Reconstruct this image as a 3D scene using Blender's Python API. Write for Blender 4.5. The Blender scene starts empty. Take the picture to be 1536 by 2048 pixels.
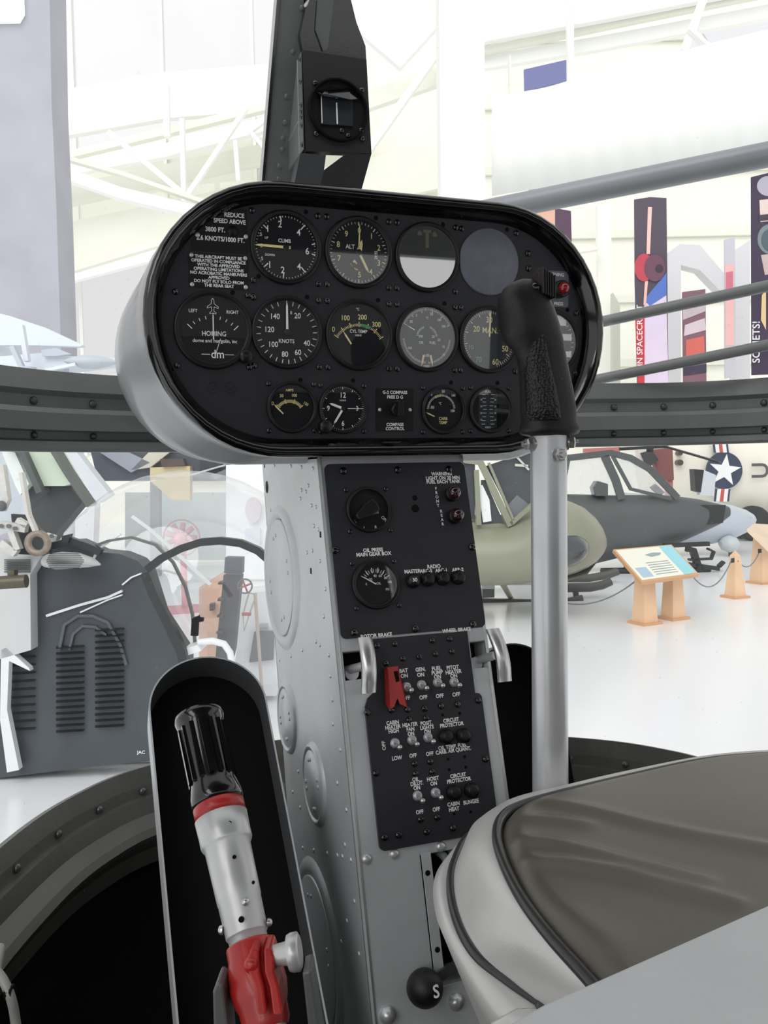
import bpy, math, random
from mathutils import Vector as V, Matrix
random.seed(7)
SC = bpy.context.scene
COL = SC.collection
R_ = math.radians

# ------------------------------------------------------------------ camera, world, sun, exposure
YAW, PITCH, ROLL, F = R_(19.6), R_(-2.7), R_(-1.15), 1720.0      # focal length in pixels of the 1536x2048 frame
CAM = V((0, 0, 1.75))
fw = V((math.sin(YAW)*math.cos(PITCH), math.cos(YAW)*math.cos(PITCH), math.sin(PITCH)))
rt0 = V((math.cos(YAW), -math.sin(YAW), 0)); up0 = rt0.cross(fw)
rt = rt0*math.cos(ROLL) + up0*math.sin(ROLL)
up = -rt0*math.sin(ROLL) + up0*math.cos(ROLL)
cd = bpy.data.cameras.new('camera'); cam = bpy.data.objects.new('camera', cd); COL.objects.link(cam)
cam.matrix_world = Matrix(((rt.x, up.x, -fw.x, CAM.x), (rt.y, up.y, -fw.y, CAM.y), (rt.z, up.z, -fw.z, CAM.z), (0, 0, 0, 1)))
cd.sensor_fit = 'HORIZONTAL'; cd.sensor_width = 36.0; cd.lens = F/1536*36.0
cd.clip_start = 0.02; cd.clip_end = 300
SC.camera = cam
SC.view_settings.view_transform = 'Standard'; SC.view_settings.look = 'None'
SC.view_settings.gamma = 1; SC.view_settings.use_curve_mapping = False
SC.view_settings.exposure = 0.0
w = bpy.data.worlds.new('world'); SC.world = w; w.use_nodes = True
bg = w.node_tree.nodes['Background']; bg.inputs[0].default_value = (0.80, 0.80, 0.805, 1); bg.inputs[1].default_value = 1.0
sd = bpy.data.lights.new('daylight', 'SUN'); sd.energy = 1.6; sd.angle = R_(50); sd.color = (1, 0.995, 0.98)
so = bpy.data.objects.new('daylight', sd); COL.objects.link(so); so.location = (-6, -8, 12)
so.rotation_euler = V((0.50, 0.62, -0.62)).to_track_quat('-Z', 'Y').to_euler()

# ------------------------------------------------------------------ helpers
def ray(px, py):
    return rt*((px-768)/F) + up*(-(py-1024)/F) + fw
def at(px, py, D):                       # the point seen at a pixel, D metres deep
    return CAM + ray(px, py)*D
def hit(px, py, p, n):
    d = ray(px, py); n = V(n); return CAM + d*((V(p)-CAM).dot(n)/d.dot(n))
def hx(px, py, x): return hit(px, py, (x, 0, 0), (1, 0, 0))
def hy(px, py, y): return hit(px, py, (0, y, 0), (0, 1, 0))
def hz(px, py, z): return hit(px, py, (0, 0, z), (0, 0, 1))
def S(r, g, b):
    f = lambda c: (c/255/12.92 if c/255 <= .04045 else ((c/255+.055)/1.055)**2.4)
    return (f(r), f(g), f(b))
MATS = {}
def pm(name, col, rough=.5, metal=0.0, var=0.0, scale=8.0, bump=0.0, bscale=200.0, spec=.5, emis=None, coat=0.0):
    if name in MATS: return MATS[name]
    m = bpy.data.materials.new(name); m.use_nodes = True; nt = m.node_tree; b = nt.nodes['Principled BSDF']
    b.inputs['Base Color'].default_value = (*col, 1); b.inputs['Roughness'].default_value = rough
    b.inputs['Metallic'].default_value = metal; b.inputs['Specular IOR Level'].default_value = spec
    b.inputs['Coat Weight'].default_value = coat; b.inputs['Coat Roughness'].default_value = .08
    tc = nt.nodes.new('ShaderNodeTexCoord')
    if var:
        n = nt.nodes.new('ShaderNodeTexNoise'); n.inputs['Scale'].default_value = scale; n.inputs['Detail'].default_value = 5
        nt.links.new(tc.outputs['Object'], n.inputs['Vector'])
        r = nt.nodes.new('ShaderNodeMapRange'); r.inputs[3].default_value = 1-var; r.inputs[4].default_value = 1+var
        r.inputs[1].default_value = .3; r.inputs[2].default_value = .7
        nt.links.new(n.outputs['Fac'], r.inputs[0])
        x = nt.nodes.new('ShaderNodeVectorMath'); x.operation = 'SCALE'; x.inputs[0].default_value = col
        nt.links.new(r.outputs[0], x.inputs['Scale']); nt.links.new(x.outputs[0], b.inputs['Base Color'])
    if bump:
        n = nt.nodes.new('ShaderNodeTexNoise'); n.inputs['Scale'].default_value = bscale; n.inputs['Detail'].default_value = 3
        nt.links.new(tc.outputs['Object'], n.inputs['Vector'])
        u = nt.nodes.new('ShaderNodeBump'); u.inputs['Strength'].default_value = bump; u.inputs['Distance'].default_value = .001
        nt.links.new(n.outputs['Fac'], u.inputs['Height']); nt.links.new(u.outputs[0], b.inputs['Normal'])
    if emis:
        b.inputs['Emission Color'].default_value = (*emis[0], 1); b.inputs['Emission Strength'].default_value = emis[1]
    MATS[name] = m; return m
def glassy(name, refl=.08, haze=0.0, hcol=(1, 1, 1), rough=.02, tint=(1, 1, 1), hscale=6.0, fres=True, spots=0.0):
    if name in MATS: return MATS[name]
    m = bpy.data.materials.new(name); m.use_nodes = True; nt = m.node_tree; nt.nodes.clear(); L = nt.links.new
    o = nt.nodes.new('ShaderNodeOutputMaterial'); t = nt.nodes.new('ShaderNodeBsdfTransparent'); t.inputs[0].default_value = (*tint, 1)
    g = nt.nodes.new('ShaderNodeBsdfGlossy'); g.inputs['Roughness'].default_value = rough
    d = nt.nodes.new('ShaderNodeBsdfDiffuse'); d.inputs[0].default_value = (*hcol, 1)
    m1 = nt.nodes.new('ShaderNodeMixShader'); m2 = nt.nodes.new('ShaderNodeMixShader')
    if fres:
        lw = nt.nodes.new('ShaderNodeLayerWeight'); lw.inputs[0].default_value = .12
        ma = nt.nodes.new('ShaderNodeMath'); ma.operation = 'MULTIPLY_ADD'; ma.inputs[1].default_value = .5; ma.inputs[2].default_value = refl
        L(lw.outputs['Facing'], ma.inputs[0]); L(ma.outputs[0], m1.inputs[0])
        lw.inputs[0].default_value = .15; ma.use_clamp = True
    else: m1.inputs[0].default_value = refl
    L(t.outputs[0], m1.inputs[1]); L(g.outputs[0], m1.inputs[2])
    if haze:
        tc = nt.nodes.new('ShaderNodeTexCoord'); n = nt.nodes.new('ShaderNodeTexNoise'); n.inputs['Scale'].default_value = hscale; n.inputs['Detail'].default_value = 6
        L(tc.outputs['Object'], n.inputs['Vector'])
        r = nt.nodes.new('ShaderNodeMapRange'); r.inputs[1].default_value = .3; r.inputs[2].default_value = .75; r.inputs[3].default_value = haze*.5; r.inputs[4].default_value = haze*1.6
        L(n.outputs['Fac'], r.inputs[0]); src = r.outputs[0]
        if spots:
            n2 = nt.nodes.new('ShaderNodeTexVoronoi'); n2.inputs['Scale'].default_value = 38
            L(tc.outputs['Object'], n2.inputs['Vector'])
            c = nt.nodes.new('ShaderNodeMath'); c.operation = 'LESS_THAN'; c.inputs[1].default_value = .07; L(n2.outputs['Distance'], c.inputs[0])
            c2 = nt.nodes.new('ShaderNodeMath'); c2.operation = 'MULTIPLY_ADD'; c2.inputs[1].default_value = spots; L(c.outputs[0], c2.inputs[0]); L(src, c2.inputs[2]); src = c2.outputs[0]
        L(src, m2.inputs[0])
    else: m2.inputs[0].default_value = 0
    L(m1.outputs[0], m2.inputs[1]); L(d.outputs[0], m2.inputs[2]); L(m2.outputs[0], o.inputs[0])
    MATS[name] = m; return m

_txt = {}
def text_mesh(s, bold=0.0):
    if (s, bold) in _txt: return _txt[(s, bold)]
    c = bpy.data.curves.new('t', 'FONT'); c.body = s; c.size = 1; c.align_x = 'CENTER'; c.align_y = 'CENTER'; c.offset = bold; c.resolution_u = 3
    o = bpy.data.objects.new('t', c); me = bpy.data.meshes.new_from_object(o)
    d = ([tuple(v.co) for v in me.vertices], [tuple(p.vertices) for p in me.polygons])
    bpy.data.objects.remove(o); bpy.data.meshes.remove(me); bpy.data.curves.remove(c)
    _txt[(s, bold)] = d; return d

def TR(x=0, y=0, z=0): return Matrix.Translation((x, y, z))
def FR(o, u, v, n):
    return Matrix(((u[0], v[0], n[0], o[0]), (u[1], v[1], n[1], o[1]), (u[2], v[2], n[2], o[2]), (0, 0, 0, 1)))
def frame_z(o, n):                       # local z along n
    n = V(n).normalized(); a = V((0, 0, 1)) if abs(n.z) < .9 else V((1, 0, 0))
    u = a.cross(n).normalized(); return FR(V(o), u, n.cross(u), n)
class MB:
    def __init__(s): s.v = []; s.f = []; s.m = []; s.s = []
    def add(s, vs, fs, mat=0, M=None, smooth=False):
        k = len(s.v)
        for p in vs:
            p = V(p)
            if M is not None: p = M @ p
            s.v.append(tuple(p))
        for f in fs: s.f.append(tuple(i+k for i in f)); s.m.append(mat); s.s.append(smooth)
        return s
    def box(s, c, d, mat=0, M=None):
        x, y, z = c; a, b, e = d[0]/2, d[1]/2, d[2]/2
        vs = [(x+i*a, y+j*b, z+k*e) for k in (-1, 1) for j in (-1, 1) for i in (-1, 1)]
        return s.add(vs, [(0, 2, 3, 1), (4, 5, 7, 6), (0, 1, 5, 4), (2, 6, 7, 3), (0, 4, 6, 2), (1, 3, 7, 5)], mat, M)
    def loft(s, loops, mat=0, M=None, smooth=True, cu=True, cv=False, caps=True):
        n = len(loops[0]); vs = [p for l in loops for p in l]; fs = []
        for i in range(len(loops)-(0 if cv else 1)):
            j = (i+1) % len(loops)
            for k in range(n-(0 if cu else 1)):
                q = (k+1) % n; fs.append((i*n+k, i*n+q, j*n+q, j*n+k))
        s.add(vs, fs, mat, M, smooth)
        if caps and not cv and cu:
            s.add(loops[0], [tuple(range(n))[::-1]], mat, M); s.add(loops[-1], [tuple(range(n))], mat, M)
        return s
    def lathe(s, prof, n=32, mat=0, M=None, smooth=True, caps=True, a0=0, a1=360):
        full = (a1-a0 >= 360); m = n if full else n+1
        loops = [[(r*math.cos(R_(a0+(a1-a0)*k/n)), r*math.sin(R_(a0+(a1-a0)*k/n)), z) for k in range(m)] for r, z in prof]
        return s.loft(loops, mat, M, smooth, cu=full, caps=caps and full)
    def cyl(s, a, b, r, mat=0, n=16, r2=None, M=None):
        a, b = V(a), V(b); L = (b-a).length
        Q = frame_z(a, b-a)
        if M is not None: Q = M @ Q
        return s.lathe([(r, 0), (r if r2 is None else r2, L)], n, mat, Q)
    def beam(s, a, b, wd, ht=None, mat=0, n=None):
        a, b = V(a), V(b); Q = frame_z(a, b-a); L = (b-a).length
        return s.box((0, 0, L/2), (wd, ht or wd, L), mat, Q)
    def tube(s, pts, r, n=12, mat=0, closed=False, caps=True):
        pts = [V(p) for p in pts]; N = len(pts); loops = []; prev = None
        for i, p in enumerate(pts):
            t = (pts[(i+1) % N]-pts[i-1]) if closed else (pts[min(i+1, N-1)]-pts[max(i-1, 0)])
            t.normalize()
            if prev is None: u = t.orthogonal().normalized()
            else: u = (prev - t*prev.dot(t)).normalized()
            prev = u; v = t.cross(u); rr = r[i] if isinstance(r, (list, tuple)) else r
            loops.append([p+(u*math.cos(2*math.pi*k/n)+v*math.sin(2*math.pi*k/n))*rr for k in range(n)])
        return s.loft(loops, mat, cv=closed, caps=caps)
    def prism(s, poly, z0, z1, mat=0, M=None):
        n = len(poly); a = sum(poly[i][0]*poly[(i+1) % n][1]-poly[(i+1) % n][0]*poly[i][1] for i in range(n))
        if a < 0: poly = poly[::-1]
        vs = [(x, y, z0) for x, y in poly]+[(x, y, z1) for x, y in poly]
        fs = [tuple(range(n))[::-1], tuple(range(n, 2*n))]+[(i, (i+1) % n, n+(i+1) % n, n+i) for i in range(n)]
        return s.add(vs, fs, mat, M)
    def slab(s, pts, off, mat=0):        # polygon of 3-D points thickened by vector off
        pts = [V(p) for p in pts]; n = len(pts); off = V(off)
        nn = V((0, 0, 0))
        for i in range(n): nn += (pts[i]-pts[0]).cross(pts[(i+1) % n]-pts[0])
        if nn.dot(off) > 0: pts = pts[::-1]
        vs = pts+[p+off for p in pts]
        fs = [tuple(range(n)), tuple(range(n, 2*n))[::-1]]+[((i+1) % n, i, n+i, n+(i+1) % n) for i in range(n)]
        return s.add(vs, fs, mat)
    def text(s, t, x, y, z, size, mat=1, rot=0, xs=1.0, bold=0.0, M=None):
        vs, fs = text_mesh(t, bold); Q = TR(x, y, z) @ Matrix.Rotation(R_(rot), 4, 'Z') @ Matrix.Diagonal((size*xs, size, 1, 1))
        if M is not None: Q = M @ Q
        return s.add(vs, fs, mat, Q)
    def build(s, name, mats, parent=None, M=None, bevel=0, sub=0, label=None, seg=2, solid=0):
        me = bpy.data.meshes.new(name); me.from_pydata(s.v, [], s.f)
        for x in (mats if isinstance(mats, (list, tuple)) else [mats]): me.materials.append(x)
        me.polygons.foreach_set('material_index', s.m); me.polygons.foreach_set('use_smooth', s.s); me.update()
        o = bpy.data.objects.new(name, me); COL.objects.link(o)
        if parent: o.parent = parent
        if M is not None: o.matrix_local = M
        if solid:
            b = o.modifiers.new('s', 'SOLIDIFY'); b.thickness = solid; b.offset = 0
        if bevel:
            b = o.modifiers.new('b', 'BEVEL'); b.width = bevel; b.segments = seg; b.limit_method = 'ANGLE'; b.angle_limit = R_(40)
        if sub:
            b = o.modifiers.new('ss', 'SUBSURF'); b.levels = sub; b.render_levels = sub
        if label: o['label'] = label
        return o
def thing(name, label, cat, M=None, group=None):
    o = bpy.data.objects.new(name, None); COL.objects.link(o); o.empty_display_size = .1
    if M is not None: o.matrix_world = M
    o['label'] = label; o['category'] = cat
    if group: o['group'] = group
    return o
def tag(o, label, cat, group=None):
    o['label'] = label; o['category'] = cat
    if group: o['group'] = group
    return o
def struct(o): o['kind'] = 'structure'; return o
def dup(o, parent=None, M=None, label=None):
    c = o.copy(); COL.objects.link(c)
    if parent: c.parent = parent
    if M is not None: c.matrix_local = M
    if label: c['label'] = label
    for ch in list(o.children): dup(ch, c)
    return c
def spline(pts, n=8, closed=False):
    pts = [V(p) for p in pts]; N = len(pts); out = []
    for i in range(N if closed else N-1):
        g = lambda k: pts[k % N] if closed else pts[max(0, min(N-1, k))]
        a, b, c, d = g(i-1), g(i), g(i+1), g(i+2)
        for k in range(n):
            t = k/n; out.append(.5*((2*b)+(c-a)*t+(2*a-5*b+4*c-d)*t*t+(3*b-a-3*c+d)*t**3))
    if not closed: out.append(pts[-1])
    return out
def dome_bolt(r=.004, h=.003): return [(r*1.0, 0), (r*.98, h*.4), (r*.75, h*.8), (r*.3, h), (.0001, h)]

# ------------------------------------------------------------------ materials
PANELB = pm('panel_black', S(43, 44, 49), .42, var=.10, scale=30, bump=.25, bscale=900, spec=.35)
GLOSSB = pm('gloss_black', S(10, 10, 11), .14, bump=.05, bscale=300, spec=.6, coat=.5)
BEZEL = pm('bezel_black', S(22, 22, 24), .35, spec=.4)
DIAL = pm('dial_black', S(26, 27, 30), .55, spec=.2)
DIALG = pm('dial_slate', S(42, 48, 52), .6, spec=.2)
WHITE = pm('mark_white', S(250, 251, 250), .6)
CREAM = pm('mark_cream', S(250, 234, 170), .6)
TEAL = pm('mark_teal', S(110, 170, 170), .6)
GREEN = pm('mark_green', S(80, 150, 100), .6)
GREY1 = pm('cockpit_grey', S(198, 201, 203), .38, .3, var=.06, scale=14, bump=.25, bscale=500)
GREY2 = pm('frame_grey', S(104, 107, 106), .42, .1, var=.12, scale=12, bump=.2, bscale=300)
BARG = pm('bar_grey', S(132, 135, 134), .4, .1, var=.10, scale=12, bump=.2, bscale=300)
GREY3 = pm('frame_dark', S(60, 62, 64), .4, .1, var=.12, scale=12)
POD = pm('pod_grey', S(186, 188, 190), .33, .3, var=.06, scale=9)
SILVER = pm('bright_metal', S(206, 206, 206), .3, .85, var=.06, scale=40)
ALU = pm('satin_aluminium', S(212, 213, 215), .32, .55, var=.05, scale=20)
BLACKM = pm('matte_black', S(12, 12, 13), .75, spec=.15)
RUBB = pm('grip_black', S(20, 20, 21), .5, bump=.3, bscale=500)
RED = pm('red_paint', S(176, 38, 34), .38, var=.15, scale=60, coat=.2)
CLEAR = glassy('clear_cover', .012, .0)
MIRR = glassy('shiny_cover', .68, .0)
SEMI = glassy('half_shiny_cover', .13, .0)

# ------------------------------------------------------------------ instrument panel
TILT = R_(3)
PO = V((.31, .95, 1.95)); PU = V((1, 0, 0)); PV = V((0, -math.sin(TILT), math.cos(TILT))); PN = PU.cross(PV)
PM = FR(PO, PU, PV, PN)
def pp(px, py, w=0.0):
    q = hit(px, py, PO+PN*w, PN)-PO; return q.dot(PU), q.dot(PV)
def stad(cu, cv, hw, hh, z, n=24):
    out = []
    for k in range(n+1): a = -math.pi/2+math.pi*k/n; out.append((cu+hw-hh+hh*math.cos(a), cv+hh*math.sin(a), z))
    for k in range(n+1): a = math.pi/2+math.pi*k/n; out.append((cu-hw+hh+hh*math.cos(a), cv+hh*math.sin(a), z))
    return out
panel = thing('instrument_panel', 'black oval instrument panel with round gauges above the grey pedestal', 'instrument panel', PM)
PC, PD = .041, -.032
m = MB()
m.loft([stad(PC, v0, a, b, z) for v0, a, b, z in ((PD, .277, .146, -.008), (PD, .281, .148, -.011), (PD-.002, .284, .149, -.040), (PD-.024, .297, .1345, -.048), (PD-.029, .3015, .131, -.056), (PD-.030, .303, .130, -.135), (PD-.03, .296, .124, -.15), (PD-.03, .25, .09, -.156))], 0)
for px, py, w_ in ((247, 640, -.07), (262, 655, -.08), (282, 845, -.05), (372, 893, -.04)):
    pass
m.build('housing', POD, panel, label='pale grey housing behind the black rim')
prof = [(-.0135, .0), (-.0115, .006), (-.008, .012), (-.0045, .017), (-.001, .0205), (.003, .0205), (.0065, .017), (.0072, .010), (.006, .0), (.004, -.012)]
m = MB(); m.loft([stad(PC, PD, .279-.0055+o, .148-.0055+o, z) for o, z in prof], 0, caps=False)
m.build('rim', GLOSSB, panel, label='glossy black rolled rim')
m = MB(); m.loft([stad(PC, PD, .268, .1375, -.004), stad(PC, PD, .268, .1375, 0)], 0, smooth=False)
for px, py in ((425, 775), (459, 775)):
    u, v = pp(px, py); m.lathe([(.0062, 0), (.0062, .0007), (.0055, .0007), (.0055, .0002)], 20, 0, TR(u, v, 0), caps=False)
    m.lathe([(.002, 0), (.002, .0012)], 10, 0, TR(u, v, 0))
m.build('face_plate', PANELB, panel)

# one screw, one small vent hole, copied everywhere
sm_ = MB(); sm_.lathe(dome_bolt(.0036, .0026), 12); sm_.box((0, 0, .0026), (.005, .0007, .0004), 0)
SCREW = sm_.build('screw', GLOSSB)
SCREW_ME = SCREW.data; bpy.data.objects.remove(SCREW)
def put(me, name, parent, M, label=None):
    o = bpy.data.objects.new(name, me); COL.objects.link(o); o.parent = parent; o.matrix_local = M
    if label: o['label'] = label
    return o
def screw(parent, u, v, s=1.0, z=0.0, me=None, name='screw', rz=0): return put(me or SCREW_ME, name, parent, TR(u, v, z) @ Matrix.Rotation(rz, 4, 'Z') @ Matrix.Diagonal((s, s, s, 1)))

MK = [DIAL, WHITE, CREAM, TEAL, GREEN, DIALG, BLACKM]
def pol(a, r): return r*math.sin(R_(a)), r*math.cos(R_(a))
def gauge(parent, u, v, R, label, texts=(), ticks=(), needles=(), glass=CLEAR, scr=(45, 135, 225, 315), scrr=1.30, hub=True, extra=None, face=0, knob=None, z0=0.0, inner=.86):
    m = MB(); m.lathe([(R*.93, 0), (R*.93, .0012)], 40, face)
    for tk in ticks:
        a0, a1, n, r0, r1, wd, mt = tk[:7]; ox, oy = tk[7:] if len(tk) > 7 else (0, 0)
        for k in range(n):
            a = a0+(a1-a0)*k/max(1, n-1); x, y = pol(a, (r0+r1)/2*R)
            m.box((0, 0, 0), (wd*R, (r1-r0)*R, .0003), mt, TR(x+ox*R, y+oy*R, .0015) @ Matrix.Rotation(-R_(a), 4, 'Z'))
    for t in texts:
        s_, x, y, sz, mt = t[:5]; rot = t[5] if len(t) > 5 else 0; xs = t[6] if len(t) > 6 else .9
        m.text(s_, x*R, y*R, .0017, sz*R, mt, rot, xs, .012)
    if extra: extra(m, R)
    g = m.build('gauge', MK, parent, TR(u, v, z0), label=label)
    b = MB(); b.lathe([(R, 0), (R*1.0, .0035), (R*.975, .0048), (R*.93, .005), (R*.90, .0042), (R*.875, .0044), (R*inner, .0018)], 48, 0, caps=False)
    b.build('bezel', BEZEL, g)
    for nd in needles:
        a, r0, r1, w0, w1, mt = nd[:6]; ox, oy = nd[6:] if len(nd) > 6 else (0, 0)
        q = MB(); q.prism([(-w0*R/2, r0*R), (w0*R/2, r0*R), (w1*R/2, (r1-.12)*R), (0, r1*R), (-w1*R/2, (r1-.12)*R)], .0022, .0028, 0)
        q.build('needle', MK[mt], g, TR(ox*R, oy*R, 0) @ Matrix.Rotation(-R_(a), 4, 'Z'))
    if hub:
        q = MB(); q.lathe([(R*.09, .0016), (R*.09, .0028), (R*.06, .0031), (.0001, .0032)], 16); q.build('hub', BEZEL, g)
    q = MB(); q.lathe([(R*.87, .0036), (.0001, .0036)], 40, 0, caps=False, smooth=False)
    q.build('glass', glass, g)
    for a in scr:
        x, y = pol(a, R*scrr); screw(g, x, y, 1.0 if R > .035 else .85, 0, rz=a)
    if knob:
        x, y, r = knob
        q = MB(); q.lathe([(r*R, .0), (r*R, .009), (r*.9*R, .0105), (.0001, .0105)], 24, 0, TR(x*R, y*R, .001)); q.build('knob', BEZEL, g)
    return g
RB, RS = .0405, .0290
U = [-.1645, -.0824, .0024, .0870, .1688, .2600]
V1, V2, V3 = .0506, -.0424, -.1266
gauge(panel, U[1], V1, RB, 'round climb gauge with its needle level at zero',
      [('1', -.50, .46, .25, 1), ('2', -.16, .60, .25, 1), ('4', .36, .42, .25, 1), ('6', .60, -.07, .25, 1), ('4', .36, -.50, .25, 1), ('2', -.10, -.62, .25, 1), ('1', -.46, -.50, .25, 1),
       ('CLIMB', -.04, .17, .14, 1), ('UP', -.54, .22, .09, 1), ('DOWN', -.45, -.23, .09, 1), ('.5', -.70, .30, .13, 1), ('.5', -.68, -.34, .13, 1), ('0', -.68, 0, .15, 2)],
      [(-90, 90, 31, .80, .84, .014, 1), (90, 270, 31, .80, .84, .014, 1), (-48, -48, 1, .66, .84, .03, 1), (-10, -10, 1, .70, .84, .03, 1), (40, 40, 1, .66, .84, .03, 1), (140, 140, 1, .66, .84, .03, 1), (186, 186, 1, .70, .84, .03, 1), (228, 228, 1, .68, .84, .03, 1), (80, 100, 2, .74, .84, .025, 1)],
      [(-89, -.12, .88, .075, .06, 2)])
def alt_x(m, R):
    m.prism([(-.12*R, -.2*R), (-.25*R, -.32*R), (-.1*R, -.48*R), (.1*R, -.5*R), (.02*R, -.4*R)], .0014, .0017, 2)
    for k in range(4): m.box((0, 0, .0019), (.04*R, .24*R, .0002), 0, TR((-.2+.07*k)*R, (-.33-.03*k)*R, 0) @ Matrix.Rotation(R_(35), 4, 'Z'))
    m.box((.52*R, -.12*R, .0014), (.15*R, .42*R, .0004), 5)
gauge(panel, U[2], V1, RB, 'altitude gauge numbered nought to nine',
      [('0', .02, .60, .22, 2), ('1', .38, .47, .22, 2), ('2', .60, .16, .22, 2), ('3', .60, -.26, .22, 2), ('4', .36, -.52, .22, 2), ('5', .02, -.62, .22, 2), ('7', -.58, -.20, .22, 2), ('8', -.60, .18, .22, 2), ('9', -.36, .48, .22, 2), ('ALT', -.25, .14, .17, 1), ('29.92', .52, -.04, .12, 1, 90)],
      [(0, 360, 51, .78, .84, .014, 1), (0, 324, 10, .74, .84, .026, 1)],
      [(2, .0, .80, .05, .03, 2), (152, -.05, .62, .06, .07, 2), (15, .0, .36, .16, .1, 2)], glass=SEMI, extra=alt_x)
def tb_x(m, R):
    m.box((0, .52*R, .0016), (.10*R, .50*R, .0004), 2); m.box((0, .74*R, .0016), (.24*R, .08*R, .0004), 2)
    for s in (-1, 1):
        m.prism([(s*.17*R, .60*R), (s*.30*R, .60*R), (s*.30*R, .68*R), (s*.24*R, .74*R), (s*.17*R, .70*R)], .0014, .0018, 2)
gauge(panel, U[3], V1, RB, 'turn indicator with a pale stubby marker and a strongly shining cover', extra=tb_x, glass=MIRR, hub=False)
# blanked hole
m = MB(); m.lathe([(RB*.98, 0), (RB*.98, .0015), (RB*.94, .0022), (.0001, .0024)], 48)
g = m.build('blanking_plate', pm('blank_plate', S(112, 114, 126), .45, var=.1, scale=60, bump=.3, bscale=900), panel, TR(.1685, .0505, 0), label='plain round grey plate closing an empty gauge hole')
for a in (-45, 45): x, y = pol(a, RB*1.28); screw(g, x, y)
def hom_x(m, R):
    m.prism([(R*.84*math.cos(a), R*.84*math.sin(a)) for a in [R_(-12-156*k/20) for k in range(21)]], .0012, .0014, 6)
    # small aircraft outline
    pl = [(0, .80), (.035, .74), (.035, .66), (.14, .58), (.14, .54), (.035, .58), (.025, .48), (.08, .43), (.08, .40), (0, .42), (-.08, .40), (-.08, .43), (-.025, .48), (-.035, .58), (-.14, .54), (-.14, .58), (-.035, .66), (-.035, .74)]
    for i in range(len(pl)):
        a, b = pl[i], pl[(i+1) % len(pl)]; m.beam((a[0]*R, a[1]*R, .0017), (b[0]*R, b[1]*R, .0017), .0005, .0005, 1)
    m.box((-.20*R, -.62*R, .0016), (.22*R, .015*R, .0003), 1); m.box((.40*R, -.62*R, .0016), (.24*R, .015*R, .0003), 1)
    m.beam((.02*R, -.70*R, .0017), (.18*R, -.22*R, .0017), .0006, .0004, 1)
gauge(panel, U[0], V2, .0425, 'homing indicator lettered left and right',
      [('LEFT', -.50, .46, .12, 1), ('RIGHT', .50, .46, .12, 1), ('HOMING', .02, -.10, .17, 1), ('dorne and margolin, inc', .04, -.28, .125, 1, 0, .95), ('dm', .10, -.62, .30, 1, 0, .9)],
      [(-46, -46, 1, .74, .90, .022, 1, 0, -.5), (-36, -13, 3, .78, .86, .018, 1, 0, -.5), (13, 36, 3, .78, .86, .018, 1, 0, -.5), (46, 46, 1, .74, .90, .022, 1, 0, -.5)],
      [(0, -.25, .45, .03, .03, 1)], hub=False, extra=hom_x, knob=(.80, -.66, .17))
gauge(panel, U[1], V2, RB, 'airspeed gauge in knots with its needle at zero',
      [('20', .30, .46, .21, 1), ('40', .56, -.28, .21, 1), ('60', .30, -.54, .21, 1), ('80', -.07, -.60, .21, 1), ('100', -.40, -.34, .21, 1), ('120', -.50, .06, .21, 1), ('140', -.34, .42, .21, 1), ('KNOTS', -.02, -.24, .15, 1), ('0', .12, .54, .12, 1)],
      [(0, 342, 28, .74, .86, .02, 1)], [(0, .0, .84, .065, .05, 1)], face=0)
def cyl_x(m, R):
    for k in range(13):
        a = 5+k*1.6; x, y = pol(a, .79*R); m.box((0, 0, 0), (.026*R, .09*R, .0003), 4, TR(x, y-.51*R, .0016) @ Matrix.Rotation(-R_(a), 4, 'Z'))
gauge(panel, U[2], V2, RB, 'cylinder temperature gauge marked nought to three hundred',
      [('0', -.76, .13, .20, 2), ('100', -.41, .46, .20, 2), ('200', .10, .50, .20, 2), ('300', .52, .31, .20, 2), ('\u00b0C', -.04, .72, .10, 1), ('CYL TEMP', -.02, .10, .13, 1), ('HEAD', -.02, -.01, .08, 1)],
      [(-56, 56, 37, .76, .83, .016, 2, 0, -.51), (-56, 56, 7, .74, .88, .026, 2, 0, -.51)], [(-34, -.05, .36, .04, .05, 2, -.27, -.22)], hub=False, extra=cyl_x)
gauge(panel, U[3], V2, RB, 'slate oil and fuel gauge with three small scales',
      [('OIL', -.18, -.15, .11, 1), ('FUEL', .18, -.15, .11, 1), ('LBS', 0, -.52, .11, 1), ('\u00b0C', 0, .56, .10, 1), ('50', -.50, .44, .11, 1), ('0', -.33, .62, .11, 1), ('50', .14, .68, .11, 1), ('100', .38, .52, .10, 1), ('150', .52, .34, .10, 1),
       ('200', -.2, .03, .10, 1), ('25', .2, .03, .10, 1), ('20', .38, -.06, .10, 1), ('15', .52, -.25, .10, 1), ('10', .54, -.48, .10, 1), ('100', -.54, -.32, .10, 1), ('PRESS', .0, -.83, .08, 1)],
      [(-62, 62, 41, .78, .84, .012, 1), (-62, 62, 6, .72, .84, .02, 1), (95, 175, 25, .70, .76, .012, 1), (185, 265, 25, .70, .76, .012, 1), (-80, -20, 10, .10+.18, .16+.18, .012, 1), (20, 80, 10, .28, .34, .012, 1)],
      [(-63, .45, .74, .03, .025, 1), (192, .52, .84, .055, .05, 2), (168, .52, .84, .055, .05, 2)], hub=False, face=5, glass=SEMI)
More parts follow.
